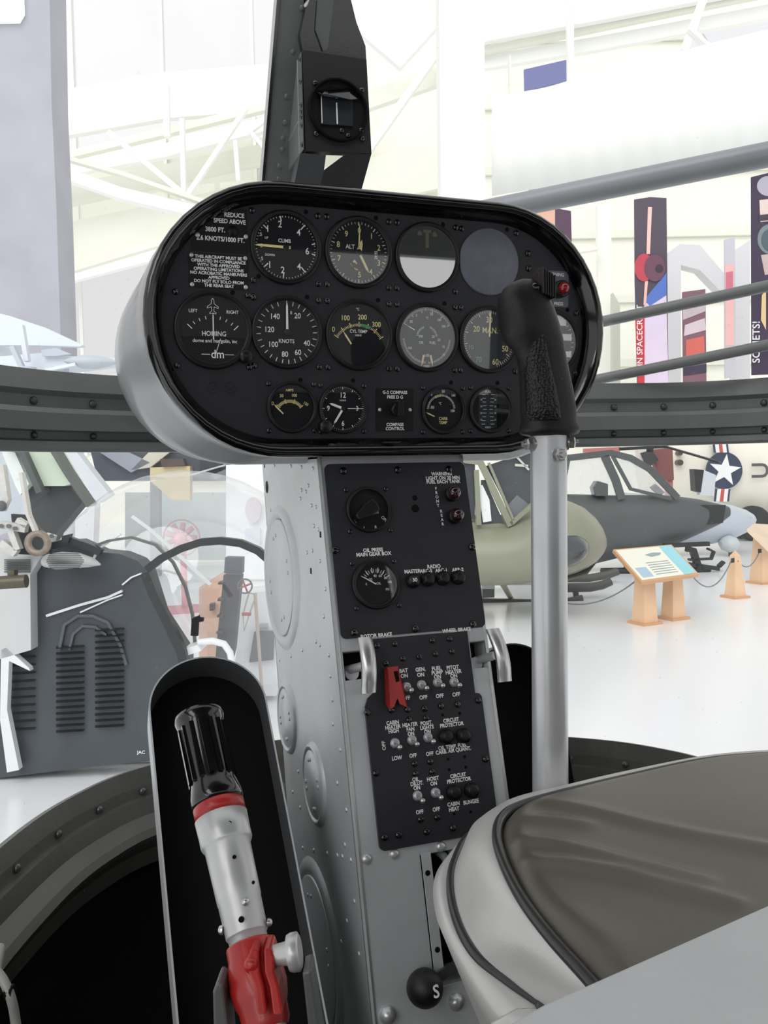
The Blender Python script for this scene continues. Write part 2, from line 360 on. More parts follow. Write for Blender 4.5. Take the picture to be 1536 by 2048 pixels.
gauge(panel, U[4], V2, RB, 'manifold pressure gauge partly behind the stick grip',
      [('30', 0, .58, .24, 2), ('20', -.42, .30, .24, 2), ('40', .44, .30, .24, 2), ('MAN.', .03, .27, .24, 2), ('50', .54, -.26, .24, 2), ('60', .22, -.66, .24, 2), ('70', -.34, -.60, .22, 3), ('10', -.60, -.24, .20, 3)],
      [(-130, 160, 59, .78, .85, .012, 1), (-100, 150, 11, .72, .85, .024, 1)], [(2, .0, .86, .05, .05, 2)], face=5, glass=SEMI)
def far_x(m, R):  # white bands painted on the dial as a reflection in its cover
    for y, h in ((.66, .30), (.16, .2), (-.36, .18)):
        m.box((.1*R, y*R, .0014), (1.3*R if y < .5 else .9*R, h*R, .0004), 1)
gauge(panel, U[5]-.006, V2, RB, 'rotor speed gauge with painted white reflection bands behind the stick grip',
      [('25', .36, -.10+.02, .18, 2), ('30', .40, -.62+.0, .18, 2)], [(20, 160, 15, .74, .82, .014, 1)], hub=False, extra=far_x, glass=SEMI)
gauge(panel, -.0781, V3+.001, RS, 'small ammeter marked nought to one hundred fifty',
      [('0', -.76, .14, .20, 2), ('50', -.40, .44, .17, 2), ('100', .10, .46, .17, 2), ('150', .56, .14, .16, 2, -30), ('AMPS', -.08, .66, .14, 2)],
      [(-50, 52, 22, .52, .64, .024, 2, -.08, -.34), (-50, 52, 4, .50, .68, .034, 2, -.08, -.34)], [(-45, -.02, .50, .04, .06, 2, -.36, -.24)], hub=False, knob=None, scr=(45, 135, 225, 315), scrr=1.28)
gauge(panel, -.0178, V3, RS, 'small clock with short and long white hands',
      [('12', 0, .52, .30, 1), ('6', 0, -.60, .28, 1), ('9', -.60, 0, .28, 1), ('3', .60, 0, .26, 1), ('8 DAYS', 0, .32, .09, 1)],
      [(0, 354, 60, .82, .86, .012, 1), (0, 330, 12, .76, .86, .03, 1)], [(-70, -.02, .60, .10, .09, 1), (212, -.02, .72, .09, .08, 1), (90, .2, .80, .02, .02, 1)], scrr=1.28, knob=(-.78, -.72, .26))
gauge(panel, .1088, V3-.001, RS, 'small carburettor temperature gauge',
      [('0', -.54, .63, .17, 1), ('50', -.02, .76, .16, 1), ('100', .44, .60, .15, 1), ('150', .40, -.04, .15, 1), ('-50', -.52, .10, .16, 1), ('\u00b0C', -.16, .26, .13, 1), ('CARB', -.02, -.36, .17, 2), ('TEMP', -.02, -.53, .17, 2)],
      [(-84, 82, 31, .56, .64, .022, 1, -.1, 0), (-24, -6, 6, .54, .64, .09, 2, -.1, 0)], [(-66, .02, .44, .04, .05, 2, -.40, -.28)], hub=False, scrr=1.28)
def fuel_x(m, R):
    m.box((-.12*R, 0, .0014), (.86*R, 1.6*R, .0003), 5)
    for s in (-1, 1):
        for k in range(9): m.box((-.12*R+s*(.12+.06*abs(k-4)/4)*R*1.2, (.62-.155*k)*R, .0018), (.16*R, .02*R, .0003), 1, None)
gauge(panel, .1717, V3, RS, 'small fuel quantity gauge with a square dial window', [('FUEL', -.12, .74, .15, 1), ('GALS', -.12, -.76, .12, 1), ('40', -.44, .40, .1, 1), ('30', -.44, .12, .1, 1), ('20', -.44, -.16, .1, 1), ('10', -.44, -.44, .1, 1), ('40', .22, .40, .1, 1), ('30', .22, .12, .1, 1), ('20', .22, -.16, .1, 1), ('10', .22, -.44, .1, 1)], [], [], hub=False, extra=fuel_x, face=6, scrr=1.28, glass=SEMI)
# small vent holes beside the gauges
m = MB()
for px, py in ((612, 424), (752, 436), (886, 449), (1014, 459), (465, 585), (614, 594), (756, 600), (889, 607), (1135, 620), (601, 760), (706, 761), (902, 765), (995, 766), (517, 553)):
    u, v = pp(px, py); m.lathe([(.0026, 0), (.0026, .0003)], 12, 0, TR(u, v, 0))
m.build('vent_holes', BLACKM, panel)
for px, py in ((1056, 507), (1057, 537)): u, v = pp(px, py); screw(panel, u, v, 1.1)
u, v = pp(340, 800)
# placards
PLM = [pm('placard_black', S(24, 24, 27), .45, spec=.3), WHITE, ALU]
def rrect(cx, cy, w_, h_, r, n=5):
    o = []
    for sx, sy, a0 in ((1, 1, 0), (-1, 1, 90), (-1, -1, 180), (1, -1, 270)):
        for k in range(n+1):
            a = R_(a0+90*k/n); o.append((cx+sx*(w_/2-r)+r*math.cos(a), cy+sy*(h_/2-r)+r*math.sin(a)))
    return o
m = MB(); m.prism([(-.186, .041), (-.186, .050), (-.160, .088), (-.1255, .088), (-.1255, .041)], 0, .0008, 0)
for t, x, y, s_ in (('REDUCE', *pp(468, 431.5), .0066), ('SPEED ABOVE', *pp(459, 443.8), .0064), ('3800 FT.', *pp(430, 460), .0068), ('2.6 KNOTS/1000 FT.', *pp(441, 479), .0068)):
    m.text(t, x, y, .0014, s_, 1, 0, .88, .03)
for x, y in ((-.179, .0573), (-.1268, .0590)): m.lathe(dome_bolt(.0027, .0016), 12, 2, TR(x, y, .0008))
m.lathe([(.0062, 0), (.0062, .0012), (.0001, .0012)], 20, 0, TR(-.1412, .0640, -.0003)); m.lathe([(.002, 0), (.002, .0018)], 10, 0, TR(-.1412, .0640, .0))
m.build('placard', PLM, panel, label='black speed reduction placard with white letters')
m = MB(); m.prism(rrect(-.157, .0205, .064, .0365, .002), 0, .0008, 0)
for k, t in enumerate(('THIS AIRCRAFT MUST BE', 'OPERATED IN COMPLIANCE', 'WITH THE APPROVED', 'OPERATING LIMITATIONS', 'NO ACROBATIC MANEUVERS', 'APPROVED', 'DO NOT FLY SOLO FROM', 'THE REAR SEAT')):
    m.text(t, -.157, .0350-.0043*k, .0011, .0046, 1, 0, 1.0, .03)
for sx in (-1, 1):
    for sy in (-1, 1): m.lathe(dome_bolt(.0025, .0016), 12, 2, TR(-.157+sx*.029, .0205+sy*.0155, .0008))
m.build('placard', PLM, panel, label='black operating limits placard with eight lines')
m = MB(); m.prism(rrect(.0466, -.1278, .0466, .050, .001), 0, .0010, 0)
for t, y in (('G-2 COMPASS', -.1075), ('FREE D G', -.1130), ('COMPASS', -.1452), ('CONTROL', -.1500)): m.text(t, .0466, y, .0013, .0052, 1, 0, .95, .02)
for s in (-1, 1): m.lathe(dome_bolt(.0022, .0014), 12, 2, TR(.0466+s*.019, -.1278, .0008))
cc = m.build('compass_switch', PLM, panel, label='compass control switch plate')
m = MB(); m.lathe([(.0085, .001), (.0082, .008), (.0065, .0085), (.006, .010)], 6); m.prism([(-.004, -.008), (.004, -.008), (.003, .010), (-.003, .010)], .009, .019, 0)
m.build('knob', BEZEL, cc, TR(.0475, -.1275, 0), bevel=.0008)
m = MB(); m.prism(rrect(.2635, .0232, .031, .044, .003), 0, .0010, 0)
m.text('WARNING', .2590, .0405, .0013, .0058, 1, 0, .95, .02); m.text('OIL PRESS', .2600, .0050, .0013, .0056, 1, 0, .95, .02)
wl = m.build('warning_light', [pm('placard_grey', S(98, 100, 108), .4), WHITE], panel, label='grey warning plate carrying a red lamp')
m = MB(); m.lathe([(.0105, 0), (.0105, .012), (.009, .014), (.007, .014)], 28, 0, TR(.2635, .0220, .001)); m.build('lamp_holder', BEZEL, wl)
REDL = pm('red_lens', S(150, 8, 12), .12, spec=.7, coat=.6)
m = MB(); m.lathe([(.007, .014), (.0068, .017), (.005, .020), (.0025, .0215), (.0001, .022)], 24, 0, TR(.2635, .0220, .001)); m.build('lens', REDL, wl, label='red domed lens')

# ------------------------------------------------------------------ pedestal
SL = .28
CO = V((.354, .957, 1.75)); CV_ = V((0, SL, 1)).normalized(); CN = PU.cross(CV_); CM = FR(CO, PU, CV_, CN)
def cp(px, py):
    q = hit(px, py, CO, CN)-CO; return q.dot(PU), q.dot(CV_)
ped = thing('control_pedestal', 'grey riveted centre pedestal carrying black switch plates below the panel', 'pedestal', CM)
CI = CM.inverted()
XL, XR = .262, .4465
def fy(z): return .957+SL*(z-1.75)
def ry(z): return 1.27+.22*(z-1.75)
ZT, ZB = 1.768, .86
m = MB()
# body shell in world coordinates, brought into the pedestal's frame
def wl_(p): return CI @ V(p)
# front sheet with real openings for brake handles (two) and the throttle slot, built from strips
def fq(u0, u1, v0, v1, w=0.0, mt=0): m.box(((u0+u1)/2, (v0+v1)/2, w-.001), (u1-u0, v1-v0, .002), mt)
UL, UR = XL-.354, XR-.354
VB = -.93
s1 = (-.0850, -.0515, -.2375, -.2050); s2 = (.0690, .0905, -.2390, -.2070); s3 = (-.0215, .062, -.560, -.4275)
fq(UL, UR, -.2050, .019); fq(UL, s1[0], s1[2], -.2050); fq(s1[1], s2[0], -.2390, -.2050); fq(s2[1], UR, s2[2], -.2050); fq(UL, UR, s3[3], -.2390)
fq(s1[0], s1[1], -.2390, s1[2]); fq(s2[0], s2[1], s2[3], -.2050)
fq(UL, s1[0], -.2390, s1[2])
fq(UL, s3[0], s3[2], s3[3]); fq(s3[1], UR, s3[2], s3[3]); fq(UL, UR, VB, s3[2])
for b in (s1, s2, s3):
    d = .035 if b is not s3 else .07
    m.box(((b[0]+b[1])/2, (b[2]+b[3])/2, -d), (b[1]-b[0]+.004, b[3]-b[2]+.004, .002), 1)
    for x in (b[0], b[1]): m.box((x, (b[2]+b[3])/2, -d/2-.001), (.0016, b[3]-b[2], d-.002), 0)
    for y in (b[2], b[3]): m.box(((b[0]+b[1])/2, y, -d/2-.001), (b[1]-b[0], .0016, d-.002), 0)
ends = [(XL, ZT), (XR, ZT), (XR, ZB), (XL, ZB)]
for x, s in ((XL, 1), (XR, -1)):
    m.slab([wl_((x, fy(ZT)+.0005, ZT)), wl_((x, ry(ZT), ZT)), wl_((x, ry(ZB), ZB)), wl_((x, fy(ZB)+.0005, ZB))], CI.to_3x3() @ V((s*.002, 0, 0)), 0)
m.slab([wl_((XL, fy(ZT), ZT)), wl_((XR, fy(ZT), ZT)), wl_((XR, ry(ZT), ZT)), wl_((XL, ry(ZT), ZT))], CI.to_3x3() @ V((0, 0, -.002)), 0)
m.slab([wl_((XL, ry(ZB), ZB)), wl_((XR, ry(ZB), ZB)), wl_((XR, ry(ZT), ZT)), wl_((XL, ry(ZT), ZT))], CI.to_3x3() @ V((0, -.002, 0)), 0)
m.build('pedestal_shell', [GREY1, BLACKM], ped)
# corner seam strips
m = MB(); m.box((UL+.0035, (VB+.019)/2, .0008), (.0018, .019-VB, .0016), 0); m.box((UR-.003, (VB+.019)/2, .0008), (.003, .019-VB, .0016), 0)
m.build('edge_strip', SILVER, ped)
# side covers: round plates with embossed rings on the left side
SM = FR(V((XL, 0, 0)), V((0, -1, 0)), V((0, 0, 1)), V((-1, 0, 0)))     # local x = aft, y = up, z = out to the left
SMI = CI @ SM
def side_cover(y, z, r, lab=None):
    Q = SMI @ TR(-y, z, 0)
    m = MB(); m.lathe([(r*1.24, 0), (r*1.19, .003), (r*1.12, .0055), (r*1.05, .0045), (r*1.0, .001)], 48, 0, caps=False)
    o = m.build('access_cover', GREY1, ped, Q)
    m = MB(); m.lathe([(r*.99, -.001), (r*.99, .0035), (r*.97, .0042), (.0001, .0046)], 48)
    for a in (20, 110, 200, 290):
        for d in (-8, 8): m.lathe(dome_bolt(.0028, .0016), 10, 0, TR(*[(c*r*.72) for c in (math.cos(R_(a+d)), math.sin(R_(a+d)))], .0042))
    m.build('cover_plate', GREY1, o)
side_cover(1.163, 1.607, .081); side_cover(1.146, 1.415, .040); side_cover(1.006, 1.370, .041); side_cover(1.010, 1.160, .088)
_m = MB(); _m.lathe(dome_bolt(.0026, .0015), 10); _o = _m.build('rivet', ALU); RIV = _o.data; bpy.data.objects.remove(_o)
_m = MB(); _m.lathe(dome_bolt(.0055, .004), 14); _o = _m.build('rivet', ALU); RIVB = _o.data; bpy.data.objects.remove(_o)
random.seed(3)
for px, py in ((549, 931), (582, 932), (603, 934), (626, 937), (612, 983), (617, 971), (603, 980), (601, 997), (623, 1011), (632, 1014), (541, 1021), (628, 1052), (637, 1059), (614, 1105), (625, 1101), (640, 1122), (651, 1178), (535, 1138), (648, 1233), (640, 1290), (632, 1283), (605, 1300), (582, 1312), (559, 1320), (658, 1310), (661, 1352), (665, 1400), (597, 1543), (612, 1560), (586, 1584), (601, 1615), (675, 1566), (681, 1500), (666, 1448), (606, 1696), (628, 1701), (655, 1707), (675, 1711), (685, 1713), (702, 1720), (693, 1620), (709, 1803), (683, 1884), (694, 1842), (718, 1908), (556, 1160), (690, 1690)):
    p = hx(px, py, XL); put(RIV, 'rivet', ped, SMI @ TR(-p.y, p.z, 0))
for px, py in ((733, 1718), (788, 1708), (881, 1693)):
    u, v = cp(px, py); put(RIVB, 'rivet', ped, TR(u, v, 0))
m = MB(); p = hx(534, 974, XL); m.lathe([(.009, 0), (.009, .0004)], 20, 0, SMI @ TR(-p.y, p.z, 0))
for px, py in ((529, 931), (622, 1142), (641, 1069)):
    p = hx(px, py, XL); m.box((0, 0, 0), (.006, .007, .0006), 0, SMI @ TR(-p.y, p.z, 0))
m.build('holes', BLACKM, ped)
# plates
m = MB(); m.prism(rrect(.0031, -.0912, .1768, .2012, .007), 0, .0026, 0)
for t, x, y, s_ in (('WARNING', *cp(881.6, 949.2), 0.0060), ('LIGHT ON 20 MIN', *cp(883.9, 957.4), 0.0060), ('FUEL EACH TANK', *cp(885.1, 964.8), 0.0060), ('OIL PRESS', *cp(744.5, 1101.2), 0.0060), ('MAIN GEAR BOX', *cp(746.0, 1109.4), 0.0060), ('RADIO', *cp(865.9, 1134.0), 0.0060), ('MASTER', *cp(823.0, 1143.8), 0.0060), ('ARC-5', *cp(850.3, 1143.0), 0.0060), ('ARC-1', *cp(880.8, 1141.8), 0.0060), ('ARR-2', *cp(913.6, 1140.6), 0.0060), ('ROTOR BRAKE', *cp(751.1, 1271.9), 0.0060), ('WHEEL BRAKE', *cp(911.6, 1260.9), 0.0060)):
    m.text(t, x, y, .0030, s_, 1, 0, .92, .03)
for k, c in enumerate('FRONT'): m.text(c, .0500, -.0235-.0052*k, .0030, .0050, 1, 0, 1, .02)
for k, c in enumerate('REAR'): m.text(c, .0530, -.0515-.0052*k, .0030, .0050, 1, 0, 1, .02)
for x, y, r in ((.0216, -.0340, .0032), (.0206, -.0468, .0048)): m.lathe([(r, .0026), (r, .0029)], 14, 2, TR(x, y, 0))
up_ = m.build('upper_plate', [PANELB, WHITE, BLACKM], ped, label='upper black plate with ignition switch and oil gauge')
for px, py in ((685, 943), (794, 941), (896, 940), (669, 1101), (942, 1095), (707, 1266), (829, 1258), (944, 1249)):
    u, v = cp(px, py); screw(up_, u, v, 1.25, .0026, rz=px)
m = MB(); m.prism([(-.0505, -.1945), (.0665, -.1945), (.0665, -.262), (.0665, -.268), (-.0665, -.268), (-.062, -.258), (-.0505, -.250)], 0, .0030, 0)
for t, x, y, s_ in (('BAT', *cp(805.0, 1342.1), 0.0060), ('ON', *cp(806.5, 1352.3), 0.0060), ('OFF', *cp(809.0, 1396.8), 0.0060), ('GEN.', *cp(838.9, 1339.5), 0.0060), ('ON', *cp(839.3, 1350.1), 0.0060), ('OFF', *cp(843.3, 1395.3), 0.0060), ('FUEL', *cp(871.0, 1337.3), 0.0060), ('PUMP', *cp(872.1, 1345.7), 0.0060), ('ON', *cp(872.8, 1354.1), 0.0060), ('OFF', *cp(876.1, 1392.4), 0.0060), ('PITOT', *cp(903.1, 1335.5), 0.0060), ('HEATER', *cp(904.6, 1344.3), 0.0060), ('ON', *cp(905.3, 1352.3), 0.0060), ('OFF', *cp(908.9, 1389.5), 0.0060)):
    m.text(t, x, y, .0034 if t != 'OFF' else .0052, s_, 1, 0, .92, .03)
mid = m.build('middle_plate', [PANELB, WHITE, BLACKM], ped, label='middle black plate with a red switch guard')
for x, y in ((-.045, -.2020), (-.024, -.2020), (.0215, -.2020), (.0430, -.2020), (-.0165, -.2190), (.0035, -.2190), (.0235, -.2175), (.0440, -.2165), (-.0370, -.2225)): screw(mid, x, y, 1.0, .003)
m = MB(); m.prism(rrect(.0035, -.3413, .1400, .1510, .006), .0, .0046, 0)
for t, x, y, s_ in (('CABIN', *cp(782.4, 1445.6), 0.0058), ('HEATER', *cp(782.8, 1454.4), 0.0058), ('HIGH', *cp(784.3, 1462.4), 0.0058), ('LOW', *cp(790.8, 1516.0), 0.0058), ('HEATER', *cp(816.7, 1449.6), 0.0058), ('FAN', *cp(817.8, 1458.7), 0.0058), ('ON', *cp(818.9, 1467.9), 0.0058), ('OFF', *cp(822.9, 1511.2), 0.0058), ('POSIT.', *cp(849.5, 1446.3), 0.0058), ('LIGHTS', *cp(850.6, 1455.1), 0.0058), ('ON', *cp(851.7, 1463.8), 0.0058), ('OFF', *cp(856.1, 1507.6), 0.0058), ('CIRCUIT', *cp(898.7, 1440.5), 0.0058), ('PROTECTOR', *cp(900.2, 1449.6), 0.0058), ('OIL TEMP. FUEL', *cp(901.6, 1493.0), 0.0058), ('CARB. AIR QUANT.', *cp(903.5, 1501.0), 0.0058), ('OIL', *cp(828.0, 1558.6), 0.0058), ('DILUT.', *cp(830.6, 1566.6), 0.0058), ('ON', *cp(830.6, 1575.4), 0.0058), ('OFF', *cp(836.0, 1623.5), 0.0058), ('HOIST', *cp(862.3, 1557.2), 0.0058), ('ON', *cp(864.1, 1566.6), 0.0058), ('OFF', *cp(869.2, 1618.1), 0.0058), ('CIRCUIT', *cp(912.6, 1550.6), 0.0058), ('PROTECTOR', *cp(914.4, 1560.1), 0.0058), ('CABIN', *cp(903.5, 1607.5), 0.0058), ('HEAT', *cp(904.6, 1617.7), 0.0058), ('BUNGEE', *cp(938.5, 1603.1), 0.0058)):
    m.text(t, x, y, .0050, s_, 1, 0, .86, .03)
m.text('OFF', *cp(765, 1491), .0050, .0056, 1, 90, 1, .015)
for px, py in ((882, 1430), (916, 1427), (893, 1518), (926, 1513), (895, 1539), (928, 1534), (905, 1627), (938, 1623)):
    u, v = cp(px, py); m.lathe([(.0018, .0046), (.0018, .0050)], 8, 2, TR(u, v, 0))
low = m.build('lower_plate', [PANELB, WHITE, BLACKM], ped, label='lower black plate with toggle switches and circuit protectors', bevel=0)
for px, py in ((732, 1425), (780, 1420), (812, 1419), (846, 1417), (879, 1412), (912, 1409), (953, 1401), (967, 1518), (749, 1546), (815, 1440), (849, 1436), (826, 1527), (857, 1523), (828, 1547), (861, 1543), (838, 1638), (871, 1634), (850, 1663), (794, 1669), (766, 1674), (902, 1655)):
    u, v = cp(px, py); screw(low, u, v, 1.05, .0046, rz=py)
# gauges on the pedestal
def ign_x(m, R): pass
ig = gauge(up_, -.0381, -.0466, .0270, 'ignition switch dial', [('IGNITION', .06, -.17, .19, 1, 6), ('BOTH', -.62, -.46, .17, 1, 52), ('L', -.26, -.80, .19, 1, 0), ('R', .24, -.78, .19, 1, 0), ('OFF', .66, -.44, .19, 1, -48)], [], [], hub=False, scrr=1.28, z0=.0026, glass=CLEAR, inner=.9)
m = MB(); m.prism([(-.022, -.0035), (-.006, -.008), (.006, -.008), (.008, 0), (.006, .008), (-.006, .008), (-.022, .0035)], .002, .016, 0)
m.build('pointer_knob', BEZEL, ig, Matrix.Rotation(R_(32), 4, 'Z'), bevel=.0015)
gauge(up_, -.0390, -.1335, .0285, 'oil pressure gauge for the main gear box',
      [('20', -.20, .20, .15, 1), ('40', .0, .33, .15, 1), ('60', .22, .32, .15, 1), ('80', .44, .22, .15, 1), ('100', .58, .05, .14, 1), ('0', -.40, .02, .14, 1), ('OIL', .12, .02, .14, 1), ('PSI', .46, -.24, .14, 1)],
      [(-58, 62, 12, .48, .62, .02, 1), (-58, 62, 6, .46, .68, .026, 1)], [(-58, -.0, .66, .05, .04, 1)], hub=False, scrr=1.26, z0=.0026, glass=SEMI, inner=.8)
# warning lamps
def lamp(u, v, mt):
    m = MB(); m.lathe([(.0090, 0), (.0090, .007), (.0078, .009), (.007, .009)], 24)
    o = m.build('warning_lamp', BEZEL, up_, TR(u, v, .0026))
    m = MB(); m.lathe([(.0078, .009), (.0076, .013), (.006, .0165), (.003, .018), (.0001, .0185)], 24); m.build('lens', mt, o)
DRED = pm('dark_red_lens', S(48, 8, 13), .1, spec=.7, coat=.6)
lamp(.0685, -.0315, DRED); lamp(.0687, -.0589, DRED)
m = MB(); m.lathe([(.0085, 0), (.0085, .005), (.0062, .006), (.006, .0085), (.0045, .009), (.0001, .0092)], 20); m.lathe([(.0088, .0), (.0088, .003)], 6)
BR = m.build('fuse_knob', BEZEL, up_, TR(.0249, -.1320, .0026)); bme = BR.data
for u, v in ((.0440, -.1319), (.0635, -.1322)): put(bme, 'fuse_knob', up_, TR(u, v, .0026))
m = MB(); m.lathe([(.0085, 0), (.0085, .005), (.0068, .006), (.0066, .008), (.0001, .0082)], 20, 0); m.text('30', 0, 0, .0084, .006, 1, 0, 1, .02)
m.build('fuse_knob', [BEZEL, WHITE], up_, TR(.0061, -.1325, .0026), label='leftmost fuse knob marked 30')
for u, v in ((.0230, -.3091), (.0436, -.3105), (.0239, -.3689), (.0451, -.3697)): put(bme, 'circuit_protector', low, TR(u, v, .0046))
# toggle switches
m = MB(); m.lathe([(.0062, 0), (.0062, .0015), (.0048, .0022), (.0048, .0045), (.0032, .0045), (.0030, .0025)], 20)
base_me = (lambda o: (o.data, bpy.data.objects.remove(o))[0])(m.build('t', ALU))
m = MB(); m.lathe([(.0018, .001), (.0020, .008), (.0030, .0145), (.0034, .0175), (.0026, .0195), (.0001, .0202)], 14)
lev_me = (lambda o: (o.data, bpy.data.objects.remove(o))[0])(m.build('t', SILVER))
for par, z, lst in ((mid, .003, ((-.0161, -.2516), (.0021, -.2512), (.0216, -.2505), (.0418, -.2520))), (low, .0046, ((-.0373, -.3099), (-.0173, -.3091), (.0018, -.3085), (-.0182, -.3678), (.0031, -.3675)))):
    for u, v in lst:
        b = put(base_me, 'toggle_switch', par, TR(u, v+.001, z) @ Matrix.Diagonal((.88, .88, .9, 1))); put(lev_me, 'toggle_lever', b, TR(0, 0, 0) @ Matrix.Rotation(R_(16), 4, 'X'))
# red guard
m = MB(); A = [(-.0065, .0), (.0065, .0), (.0120, -.0440), (.0035, -.0395), (.0015, -.0330), (-.0035, -.0420), (-.0095, -.0440)]
m.prism(A, .010, .0115, 0)
for x0, x1 in ((-.0065, -.0095), (.0065, .0120)): m.slab([(x0, 0, .0115), (x1, -.044, .0115), (x1, -.038, .0015), (x0, -.002, .0005)], (.0012 if x0 < 0 else -.0012, 0, 0), 0)
m.slab([(-.0065, 0, .0115), (.0065, 0, .0115), (.0065, -.001, .0), (-.0065, -.001, 0)], (0, .0012, 0), 0)
m.prism([(.0005, -.004), (.0055, -.004), (.006, -.015), (.002, -.016)], .0112, .0119, 1)
m.build('switch_guard', [RED, BLACKM], mid, TR(-.0335, -.2285, .003), label='red hinged guard over a switch')
# brake handles
def brake(u, v0, v1, flip, lab):
    m = MB(); loops = []
    for k in range(13):
        t = k/12; v = v0+(v1-v0)*t; w_ = .010+.020*math.sin(math.pi*min(1, t*1.05)*.6+.45); x = u+flip*.004*t
        loops.append([(x-.0085, v, w_), (x-.0075, v, w_+.004), (x, v, w_+.0055), (x+.0075, v, w_+.004), (x+.0085, v, w_), (x, v, w_-.001)])
    m.loft(loops, 0); 
    b = m.build('brake_handle', SILVER, ped, label=lab)
    m = MB(); m.cyl((u+(-.012 if flip < 0 else -.006), (v0+v1)/2-.002, -.022), (u, (v0+v1)/2, .020), .005, 0); m.lathe([(.008, -.002), (.008, .004)], 16, 0, TR(u+(-.008 if flip < 0 else -.010), (v0+v1)/2-.006, -.018))
    m.build('handle_arm', ALU, b)
brake(-.0640, -.1930, -.2530, -1, 'curved silver rotor brake handle left of the middle plate')
brake(.0905, -.1960, -.2570, 1, 'curved silver wheel brake handle right of the middle plate')
# throttle slot contents and knob
m = MB(); m.box((-.0160, -.4850, .004), (.0105, .120, .0022), 0); m.lathe(dome_bolt(.003, .001), 10, 1, TR(-.0165, -.446, .005)); m.lathe(dome_bolt(.003, .001), 10, 1, TR(-.0155, -.522, .005))
m.build('slot_guide', [GREY1, BLACKM], ped)
m = MB()
for k in range(3): m.tube(spline([(.004+.013*k, -.428, -.03), (.006+.013*k, -.434, .001), (.012+.013*k, -.455, .004), (.016+.013*k, -.475, -.01), (.018+.013*k, -.50, -.04)], 5), .0045, 10, 0)
m.box((.020, -.53, -.01), (.012, .045, .006), 0); m.box((.026, -.50, -.018), (.004, .10, .01), 0)
m.build('slot_linkage', GREY2, ped)
kn = MB(); kn.lathe([(.0001, -.0190)]+[(.019*math.sin(math.pi*(k/12)), -.019*math.cos(math.pi*k/12)) for k in range(1, 12)]+[(.0001, .0190)], 28)
kn.text('S', .005, .000, .0186, .017, 1, 0, .9, .02)
K = kn.build('control_knob', [RUBB, WHITE], ped, TR(-.0385, -.5510, .018), label='black ball knob lettered S')
m = MB(); m.beam((.012, .004, -.004), (.046, .012, -.012), .010, .004, 0); m.beam((.046, .008, -.014), (.046, .030, -.03), .010, .004, 0); m.build('knob_arm', GREY3, K)
m = MB(); m.lathe([(.0085, 0), (.0085, .004), (.0065, .0045), (.0065, .0075), (.0001, .008)], 16)
hb = m.build('bolt', ALU, ped, TR(-.0007, -.5761, 0)); put(hb.data, 'bolt', ped, TR(-.0760, -.5730, 0))

# ------------------------------------------------------------------ cockpit frame, nose well, glazing
air = thing('cockpit_frame', 'dark grey riveted cockpit window frame wrapping around the nose', 'cockpit frame', TR(.354, .9, 1.0))
AI = air.matrix_world.inverted()
def abuild(mb, name, mats, **k):         # world coordinates -> parts of the cockpit frame
    return mb.build(name, mats, air, AI, **k)
BAR = [(-.37, -.2), (-.35, .20), (-.30, .56), (-.21, .84), (-.08, 1.05), (.06, 1.145), (.28, 1.20), (.52, 1.20), (.73, 1.135), (.885, 1.09), (.985, .975), (1.05, .72), (1.08, .3), (1.09, -.2)]
HOOP = [(-.23, -.2), (-.225, .2), (-.215, .62), (-.175, .93), (-.10, 1.14), (-.02, 1.275), (.09, 1.365), (.30, 1.41), (.55, 1.36), (.76, 1.23), (.855, 1.13), (.90, 1.0), (.94, .65), (.95, .2), (.95, -.2)]
def plan(pts, n=8):
    P = [V((p[0], p[1], 0)) for p in spline([(x, y, 0) for x, y in pts], n)]; Q = []
    for i, p in enumerate(P):
        t = (P[min(i+1, len(P)-1)]-P[max(i-1, 0)]).normalized(); Q.append((p, V((t.y, -t.x, 0))))   # inward normal
    return Q
def sweep(m, pl, prof, mat=0, zf=None):
    return m.loft([[p+n*d+V((0, 0, z)) for d, z in prof] for p, n in pl], mat, caps=True, smooth=False)
HOOPG = pm('hoop_grey', S(86, 87, 82), .4, .1, var=.12, scale=12, bump=.2, bscale=300); BOLTG = pm('bolt_grey', S(100, 102, 102), .3, .5)
bp = plan(BAR); hp = plan(HOOP)
prof_bar = [(0, 1.875), (.004, 1.877), (.012, 1.853), (.005, 1.847), (.005, 1.833), (.018, 1.832), (.022, 1.826), (.021, 1.806), (.004, 1.805), (.003, 1.796), (.016, 1.793), (.018, 1.785), (.016, 1.781), (-.006, 1.781)]
m = MB(); sweep(m, bp, prof_bar[::-1]); abuild(m, 'cross_bar', [BARG], label='level cross bar with two rows of bolts')
prof_hoop = [(-.006, 1.300), (.003, 1.302), (.012, 1.277), (.016, 1.262), (.026, 1.262), (.034, 1.240), (.052, 1.226), (.058, 1.216), (.054, 1.208), (.040, 1.19), (.036, 1.165), (.030, 1.165), (-.006, 1.29)]
m = MB(); sweep(m, hp, prof_hoop[::-1]); abuild(m, 'lower_hoop', [HOOPG], label='curved lower hoop rail of the nose window')
_m = MB(); _m.lathe(dome_bolt(1, .75), 12); _o = _m.build('bolt', BOLTG); BOLT = _o.data; bpy.data.objects.remove(_o)
for pl, d, z, step, r in ((bp, .0055, 1.840, 4, .0050), (bp, .0045, 1.8005, 4, .0042), (hp, .0155, 1.270, 5, .0055), (hp, .038, 1.185, 12, .003)):
    for i in range(2, len(pl)-2, step):
        p, n = pl[i]; put(BOLT, 'bolt', air, AI @ frame_z(p+n*d+V((0, 0, z)), n) @ Matrix.Diagonal((r, r, r, 1)))
